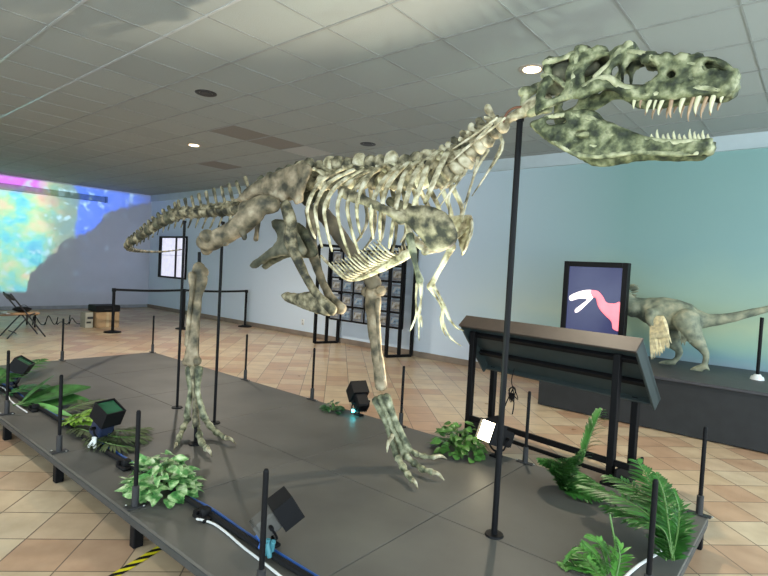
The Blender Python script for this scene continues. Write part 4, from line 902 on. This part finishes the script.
for x in (.07, Lw - .20):
    mb = MB(); mb.bbox((x, .06, (hz - .14) / 2), (.055, .055, hz - .14)); mb.build('leg', BLACK, LR, smooth=False)
    yb = .40; zt = hz - yb * math.tan(sl) - .04
    mb = MB(); mb.bbox((x + .02, yb, zt / 2), (.055, .055, zt)); mb.build('leg', BLACK, LR, smooth=False)
    mb = MB(); mb.bbox((x + .02, .23, .03), (.12, .52, .05)); mb.bbox((x + .075, .23, .11), (.02, .50, .14)); mb.build('foot', BLACK, LR, smooth=False)
mb = MB(); mb.bbox((Lw / 2, .06, .20), (Lw - .1, .03, .05)); mb.bbox((Lw / 2, .06, .10), (Lw - .1, .03, .03)); mb.build('lower_rail', BLACK, LR, smooth=False)
mb = MB(); mb.ball((Lw - .16, -.005, hz - .09), .012, n=8); mb.build('bolt', mat('bolt_brass', (.4, .25, .12), .4, .6), LR)
hb = PY(514, 372, .80)
mb = MB(); random.seed(11)
mb.tube([hb + Vector((0, 0, .03)), hb + Vector((-.02, 0, -.08)), hb + Vector((0, 0, -.16))], .005, seg=6)
for k in range(7):
    a = random.uniform(0, 2 * PI); mb.tube([hb + Vector((0, 0, -.14)), hb + Vector((.04 * math.cos(a), .03 * math.sin(a), -.18)), hb + Vector((.05 * math.cos(a + 1), .03, -.24 - .02 * k * .5)), hb + Vector((.03 * math.cos(a + 2), -.02, -.20))], .005, seg=6)
mb.tube([hb + Vector((0, 0, -.16)), hb + Vector((-.05, 0, -.28)), hb + Vector((-.07, 0, -.34))], .006, seg=6); mb.tube([hb + Vector((0, 0, -.16)), hb + Vector((.02, 0, -.30)), hb + Vector((.01, 0, -.40))], .006, seg=6)
tag(mb.build('cable_bundle', BLACKP), 'tied bundle of black cables hanging under the inclined panel', 'cable')

# ================================================================== PLINTH, SCREEN, FEATHERED DINOSAUR
PZt = .41
r = empty('plinth', (4.93, 2.6, FZ), 'long low dark grey plinth along the painted wall', 'plinth')
mb = MB(); mb.bbox((2.75, .815, .30), (5.5, 1.60, PZt - FZ - .035), b=.004); mb.build('body', PLINTH, r, smooth=False)
mb = MB(); mb.bbox((2.75, .805, PZt - FZ - .016), (5.54, 1.64, .032), b=.004); mb.build('top_board', mat('plinth_top', (.045, .045, .052), .5), r, smooth=False)
# standing screen
r = empty('display_screen', (5.05, 2.9, PZt), 'upright black display screen showing a white and red dinosaur skull', 'screen')
tvw, tvh, tvd = .78, 1.25, .12
mb = MB(); fr_ = .065
for c_, sz in (((tvw / 2, tvd / 2, tvh / 2), (tvw - .02, tvd - .03, tvh - .02)), ((fr_ / 2, tvd / 2 - .01, tvh / 2), (fr_, tvd, tvh)), ((tvw - fr_ / 2, tvd / 2 - .01, tvh / 2), (fr_, tvd, tvh)), ((tvw / 2, tvd / 2 - .01, tvh - fr_ / 2), (tvw - 2 * fr_, tvd, fr_)), ((tvw / 2, tvd / 2 - .01, .10), (tvw - 2 * fr_, tvd, .20))): mb.bbox(c_, sz, b=.004)
mb.build('casing', mat('screen_black', (.003, .003, .004), .5, spec=.2), r, smooth=False)
mb = MB(); mb.box((tvw / 2, .011, (tvh + .14) / 2), (tvw - 2 * fr_, .004, tvh - fr_ - .2)); scr = mb.build('screen_panel', mat('screen_navy', (.01, .01, .03), .2, emis=(.010, .012, .032), estr=1.0), r, smooth=False)
def SC(x, y): p = PY(540 + x / 3.368, 240 + y / 3.368, 2.905); return (p.x - 5.05, p.z - PZt)
def pic(name, poly, m, k): mb = MB(); pillow(mb, [SC(*a) for a in poly], [], lambda a, b: .004 - k, .0015, .004, .008); mb.build(name, m, r, auto=False)
pic('screen_picture', [(98, 192), (110, 182), (140, 171), (172, 168), (182, 178), (178, 196), (160, 214), (135, 238), (120, 245), (118, 234), (140, 216), (158, 200), (130, 198), (104, 205)], mat('screen_white', (.9, .8, .8), .3, emis=(1, .86, .88), estr=.34), 0)
pic('screen_picture', [(170, 170), (195, 172), (212, 190), (224, 210), (250, 214), (272, 214), (272, 300), (246, 300), (240, 275), (215, 250), (196, 225), (188, 196), (176, 192)], mat('screen_red', (.8, .25, .3), .3, emis=(.85, .14, .19), estr=.30), .001)
# feathered dinosaur model: one continuous body
DY = 3.45
D = empty('feathered_dinosaur', (6.3, DY, PZt), 'grey-green feathered dinosaur model walking on the plinth, tail toward the right', 'dinosaur')
D0 = Vector((6.3, DY, PZt))
def K(x, y, dy=0): return PY(540 + x / 3.368, 240 + y / 3.368, DY + dy) - D0
mb = MB()
tube = mb.tube
tube([K(290, 225), K(330, 228), K(370, 238), K(410, 245), K(450, 250), K(490, 258), K(530, 268), K(580, 270), K(640, 262), K(700, 248), K(768, 232), K(830, 212), K(900, 190)], [.11, .13, .17, .20, .19, .17, .12, .075, .060, .050, .040, .030, .012], seg=16, sub=4, flat=.75)
tube([K(320, 232), K(296, 205), K(275, 170), K(262, 140), K(240, 118)], [.13, .10, .075, .065, .06], seg=14, sub=4)
tube([K(245, 118), K(225, 118), K(200, 128), K(172, 140)], [.065, .072, .05, .025], seg=12, sub=4, flat=.8)
hip = .11
for dy, pts, rad in ((-hip, [(490, 268), (510, 310), (530, 340), (552, 372), (560, 392), (553, 428)], [.16, .12, .085, .05, .036, .034]), (hip, [(470, 268), (452, 310), (448, 345), (468, 372), (462, 398), (440, 415)], [.15, .11, .08, .048, .034, .034])):
    tube([K(a, b, dy) for a, b in pts], rad, seg=12, sub=4, flat=.85)
for dy, base, toes in ((-hip, (553, 425), ((505, 438), (518, 446), (540, 446), (570, 440))), (hip, (442, 410), ((398, 416), (410, 424), (432, 424), (455, 420)))):
    for tx in toes:
        p = K(*base, dy); q = K(*tx, dy); tube([p, p.lerp(q, .5) + Vector((0, 0, .01)), q], [.034, .026, .014], seg=8, sub=3)
for dy in (-.17, .17):
    tube([K(375, 245, dy), K(372, 275, dy), K(392, 300, dy * 1.1), K(380, 330, dy * 1.1), K(372, 350, dy * 1.1)], [.075, .055, .035, .025, .015], seg=10, sub=4)
mb.v = [(v[0], v[1], max(v[2], .006)) for v in mb.v]; body = mb.build('body', DINO, D, auto=False)
md = body.modifiers.new('remesh', 'REMESH'); md.mode = 'VOXEL'; md.voxel_size = .014; md.use_smooth_shade = True
ms_ = body.modifiers.new('smooth', 'SMOOTH'); ms_.iterations = 6; ms_.factor = .6
zmin = min(v.co.z for v in body.data.vertices); 
for dy in (-.20, .20):
    mb = MB(); random.seed(21)
    for i in range(26):
        f_ = i / 25; bx = K(372 + 40 * f_, 255 + 40 * (1 - abs(f_ - .5)), dy); tip = K(378 + 62 * f_ + random.uniform(-3, 3), 392 - 45 * f_ ** 1.5 + random.uniform(-5, 5), dy * 1.25)
        leaf(mb, bx, tip - bx, Vector((0, -1, .1)), (tip - bx).length * 1.06, .034, curl=-.05, n=6, fold=.3)
    for i in range(16):
        f_ = i / 15; bx = K(385 + 30 * f_, 255, dy * .95); tip = K(375 + 60 * f_, 335 - 10 * f_, dy * 1.2); leaf(mb, bx, tip - bx, Vector((0, -1, .2)), (tip - bx).length, .045, curl=-.04, n=5)
    o = mb.build('wing_feathers', FEATH, D, auto=False)
    md = o.modifiers.new('thick', 'SOLIDIFY'); md.thickness = .004
for dy in (-hip, hip):
    mb = MB(); random.seed(5)
    for i in range(26):
        a = K(random.uniform(470, 520), random.uniform(265, 320), dy * 1.6); leaf(mb, a, Vector((random.uniform(-.1, .4), 0, -1)), Vector((0, dy, .15)), random.uniform(.08, .14), .035, n=4, curl=0)
    o = mb.build('thigh_feathers', DINO, D, auto=False); md = o.modifiers.new('thick', 'SOLIDIFY'); md.thickness = .004
mb = MB(); random.seed(6)
for i in range(20):
    p = K(296 + random.uniform(-6, 16), 180 + random.uniform(-25, 30), random.uniform(-.05, .05)); leaf(mb, p, Vector((.8, 0, .25)), Vector((0, -1, .2)), .10, .03, n=4, curl=0)
o = mb.build('neck_crest', DINO, D, auto=False); md = o.modifiers.new('thick', 'SOLIDIFY'); md.thickness = .004
for dy in (-.055, .055): mb = MB(); mb.ball(K(228, 112, dy), .014, n=10); mb.build('eye', BLACKP, D)
# tail support
tp_ = PY(762, 318, DY); r = empty('support_pole', (tp_.x, DY, PZt), 'black pole with white foot holding the feathered model tail', 'pole')
mb = MB(); mb.rod((0, 0, .03), (0, 0, tp_.z - PZt + .005), .018, 12); mb.build('pole', BLACK, r)
mb = MB(); mb.rod((0, 0, 0), (0, 0, .035), .07, 16, .06); mb.rod((0, 0, .035), (0, 0, .06), .05, 16, .03); mb.build('base_disc', WHITE, r)

# ================================================================== DISPLAY RACK with small framed cards
RY = 3.92
rr = empty('display_rack', (.2, RY, FZ), 'black steel display rack of framed cards before the long wall', 'rack')
R0 = Vector((.2, RY, FZ))
xL0, xL1, xR0, xR1 = -.60, -.12, 1.37, 1.80
def bar(mb, a, b, t=.055):
    a, b = Vector(a), Vector(b); q = (b - a).to_track_quat('Z', 'Y').to_matrix(); mb.bbox((a + b) / 2, (t, t, (b - a).length), q, b=.003)
ztop_ = 1.86
for (xa, xb) in ((-.43, -.26), (1.52, 1.72)):
    mb = MB()
    A0 = Vector((xa, 3.66, 0)); B0 = Vector((xb, 4.16, 0))
    for P_ in (A0, B0, (A0 + B0) / 2): bar(mb, (P_.x, P_.y, FZ + .015), (P_.x, P_.y, ztop_))
    bar(mb, (A0.x, A0.y, FZ + .02), (B0.x, B0.y, FZ + .02)); bar(mb, (A0.x, A0.y, ztop_), (B0.x, B0.y, ztop_))
    mb.v = [tuple(Vector(v) - R0) for v in mb.v]; mb.build('side_frame', BLACK, rr, smooth=False)
px0, px1 = -.28, 1.66; zr = [.47, .76, 1.05, 1.34, 1.63]
mb = MB()
for z in zr + [.28]:
    if z > .3: bar(mb, (px0, RY, z - .135), (px1, RY, z - .135), .035)
bar(mb, (px0, RY, 1.77), (px1, RY, 1.77), .035)
ncol = 6; cw = (px1 - px0) / ncol
for i in range(ncol + 1): bar(mb, (px0 + i * cw, RY, .335), (px0 + i * cw, RY, 1.77), .03)
mb.v = [tuple(Vector(v) - R0) for v in mb.v]; mb.build('grid_frame', BLACK, rr, smooth=False)
cardm = [mat('card_photo_%s' % 'ab'[i], (.3, .35, .4), .35, stops=[(.35, (.08, .07, .06)), (.5, (.30, .27, .22)), (.65, (.45, .50, .55))] if i == 0 else [(.35, (.05, .08, .12)), (.5, (.20, .30, .42)), (.68, (.5, .45, .35))], scale=14) for i in range(2)]
mount = mat('card_mount', (.16, .18, .22), .5)
rown = ['lowest', 'second lowest', 'middle', 'second highest', 'top']
for ri, z in enumerate(zr):
    for ci in range(ncol):
        x = px0 + (ci + .5) * cw
        r = empty('framed_card', (x, RY - .012, z - .115), 'small framed card in the %s row of the rack, %s from the left' % (rown[ri], ORD[ci]), 'framed card', 'framed cards on the rack')
        mb = MB(); mb.bbox((0, 0, .11), (cw * .80, .016, .22), b=.002); mb.build('mount', mount, r, smooth=False)
        mb = MB(); mb.box((0, -.010, .115), (cw * .62, .004, .13)); mb.box((0, -.010, .02), (cw * .5, .004, .015)); mb.build('picture', cardm[(ri + ci) % 2], r, smooth=False)

# ================================================================== BARRIER POSTS with belts
bp = [(-3.72, .965), (-3.65, 2.506), (-3.45, 4.06)]
bn = ['in front of the cardboard box', 'between the two other belt posts', 'closest to the long wall']
for (x, y), n in zip(bp, bn):
    r = empty('barrier_post', (x, y, FZ), 'black belt barrier post ' + n, 'barrier post', 'belt barrier posts')
    mb = MB(); mb.rod((0, 0, .03), (0, 0, .87), .030, 16); mb.build('post', BLACK, r)
    mb = MB(); mb.rod((0, 0, 0), (0, 0, .02), .17, 28, .165); mb.rod((0, 0, .02), (0, 0, .045), .15, 28, .05); mb.build('base', BLACK, r)
    mb = MB(); mb.rod((0, 0, .86), (0, 0, .93), .042, 18, .040); mb.build('belt_head', BLACK, r)
for k in range(2):
    (xa, ya_), (xb, yb2) = bp[k], bp[k + 1]; mb = MB(); n = 10; vs = []
    for i in range(n + 1):
        t = i / n; p = Vector((xa + (xb - xa) * t, ya_ + .04 + (yb2 - ya_ - .08) * t, .70 - .02 * math.sin(PI * t)))
        for dx in (-.002, .002):
            for dz in (-.025, .025): vs.append(p + Vector((dx, 0, dz)))
    fs = []
    for i in range(n): a = i * 4; fs += [(a, a + 1, a + 5, a + 4), (a + 3, a + 2, a + 6, a + 7), (a + 2, a, a + 4, a + 6), (a + 1, a + 3, a + 7, a + 5)]
    fs += [(0, 2, 3, 1), (n * 4, n * 4 + 1, n * 4 + 3, n * 4 + 2)]
    mb.add(vs, fs); tag(mb.build('barrier_belt', BLACKP, smooth=False), 'black belt stretched between the ' + ('two barrier posts farther from the long wall' if k == 0 else 'middle barrier post and the one by the long wall'), 'belt')

# ================================================================== BOXES, CHAIR, COILED CABLE at the far left
r = empty('cardboard_box', (-4.75, 1.20, FZ), 'brown cardboard box standing on the floor behind the barrier', 'box')
mb = MB(); mb.bbox((0, 0, .17), (.42, .50, .34), b=.005); mb.build('carton', CARD, r, smooth=False)
mb = MB(); mb.box((.212, 0, .17), (.003, .06, .33)); mb.box((0, 0, .342), (.42, .06, .003)); mb.build('packing_tape', mat('packing_tape', (.5, .38, .22), .3), r, smooth=False)
r = empty('equipment_case', (-4.75, 1.20, FZ + .345), 'flat black equipment case lying on the cardboard box', 'case')
mb = MB(); mb.bbox((0, 0, .075), (.45, .52, .14), b=.012); mb.build('case_body', BLACKP, r, smooth=False)
mb = MB(); mb.tube([(.23, -.08, .07), (.26, -.06, .07), (.26, .06, .07), (.23, .08, .07)], .008, seg=6); mb.build('handle', DGREY, r)
r = empty('carton', (-4.75, .84, FZ), 'small pale carton with dark print beside the brown box', 'box')
mb = MB(); mb.bbox((0, 0, .17), (.28, .16, .34), b=.004); mb.build('carton_body', PAPER, r, smooth=False)
mb = MB(); mb.box((.142, .02, .22), (.003, .12, .05)); mb.box((.142, -.01, .12), (.003, .09, .04)); mb.build('print', DGREY, r, smooth=False)
pts = []
for i in range(70):
    t = i / 69; a = i * .9; c = PZ(30 + 60 * t, 326 - 1.5 * t, FZ); pts.append(c + Vector((0.02 * math.cos(a), .05 * math.cos(a * .5), .02 + .11 * (1 + math.sin(a)) * (.6 + .4 * math.sin(i * .31)))))
mb = MB(); mb.tube(pts, .009, seg=6, sub=3); tag(mb.build('coiled_cable', BLACKP), 'springy black coiled cable on the floor between chair and cartons', 'cable')
# folding chair
CHX = Vector((-3.80, -.62, FZ)); r = empty('folding_chair', CHX, 'folding chair with crossed tube legs at the left edge', 'chair'); r.rotation_euler = (0, 0, PI / 2)
for y in (-.22, .22):
    mb = MB(); mb.tube([(.30, y, .012), (.0, y, .44), (-.27, y, .82)], .013, seg=8); mb.build('leg', DGREY, r)
    mb = MB(); mb.tube([(-.30, y, .012), (.0, y, .38), (.12, y, .46)], .013, seg=8); mb.build('leg', DGREY, r)
mb = MB(); mb.bbox((.0, 0, .45), (.42, .40, .03), b=.01); mb.build('seat', mat('seat_tan', (.45, .26, .13), .5), r)
mb = MB(); mb.bbox((-.235, 0, .75), (.03, .44, .12), Matrix.Rotation(-.6, 3, 'Y') , b=.01); mb.build('backrest', DGREY, r)
mb = MB(); mb.tube([(-.17, -.22, .10), (-.17, .22, .10)], .010, seg=8); mb.build('stretcher', DGREY, r)
r = empty('black_bag', CHX + Vector((-.02, -.02, .467)), 'small black bag lying on the folding chair', 'bag')
mb = MB(); mb.ball((0, 0, .05), .12, (1.1, 1.3, .42), n=14); mb.build('bag_body', BLACKP, r, lump=.008)
mb = MB(); mb.tube([(.06, -.08, .08), (.09, -.03, .13), (.09, .03, .13), (.06, .08, .08)], .006, seg=6); mb.build('strap', DGREY, r)
# low table behind the chair with papers
TB = PZ(8, 327, FZ); r = empty('low_table', (TB.x, TB.y, FZ), 'low dark table with a brown top behind the folding chair', 'table')
mb = MB(); mb.bbox((0, 0, .28), (.6, .9, .03)); mb.build('table_top', mat('table_brown', (.25, .14, .07), .4), r, smooth=False)
for sx in (-1, 1):
    for sy in (-1, 1): mb = MB(); mb.bbox((sx * .26, sy * .41, .132), (.03, .03, .265)); mb.build('leg', BLACK, r, smooth=False)
mb = MB(); mb.bbox((TB.x + .1, TB.y + .12, FZ + .312), (.3, .5, .03), Matrix.Rotation(.15, 3, 'Z')); tag(mb.build('paper_stack', WHITE, smooth=False), 'flat white papers on the low table', 'papers')

# hazard tape on the floor
A_ = PZ(108, 580, FZ); B_ = PZ(165, 545, FZ); n = 9; d = (B_ - A_); sd_ = d.cross(Vector((0, 0, 1))).normalized() * .024; mb = MB()
A_ = A_ - d * .6; d = B_ - A_; n = 14
for i in range(n):
    a = A_ + d * (i / n); b = A_ + d * ((i + 1) / n); sk_ = d.normalized() * .03
    mb.add([a - sd_ - sk_, b - sd_ - sk_, b + sd_ + sk_, a + sd_ + sk_], [(0, 1, 2, 3)], i % 2)
    mb.v[-4:] = [(v[0], v[1], FZ + .002) for v in mb.v[-4:]]
tp2 = mb.build('hazard_tape', [BLACKP, YEL], smooth=False); md = tp2.modifiers.new('thick', 'SOLIDIFY'); md.thickness = .001
tag(tp2, 'yellow and black striped hazard tape on the tiled floor', 'tape')
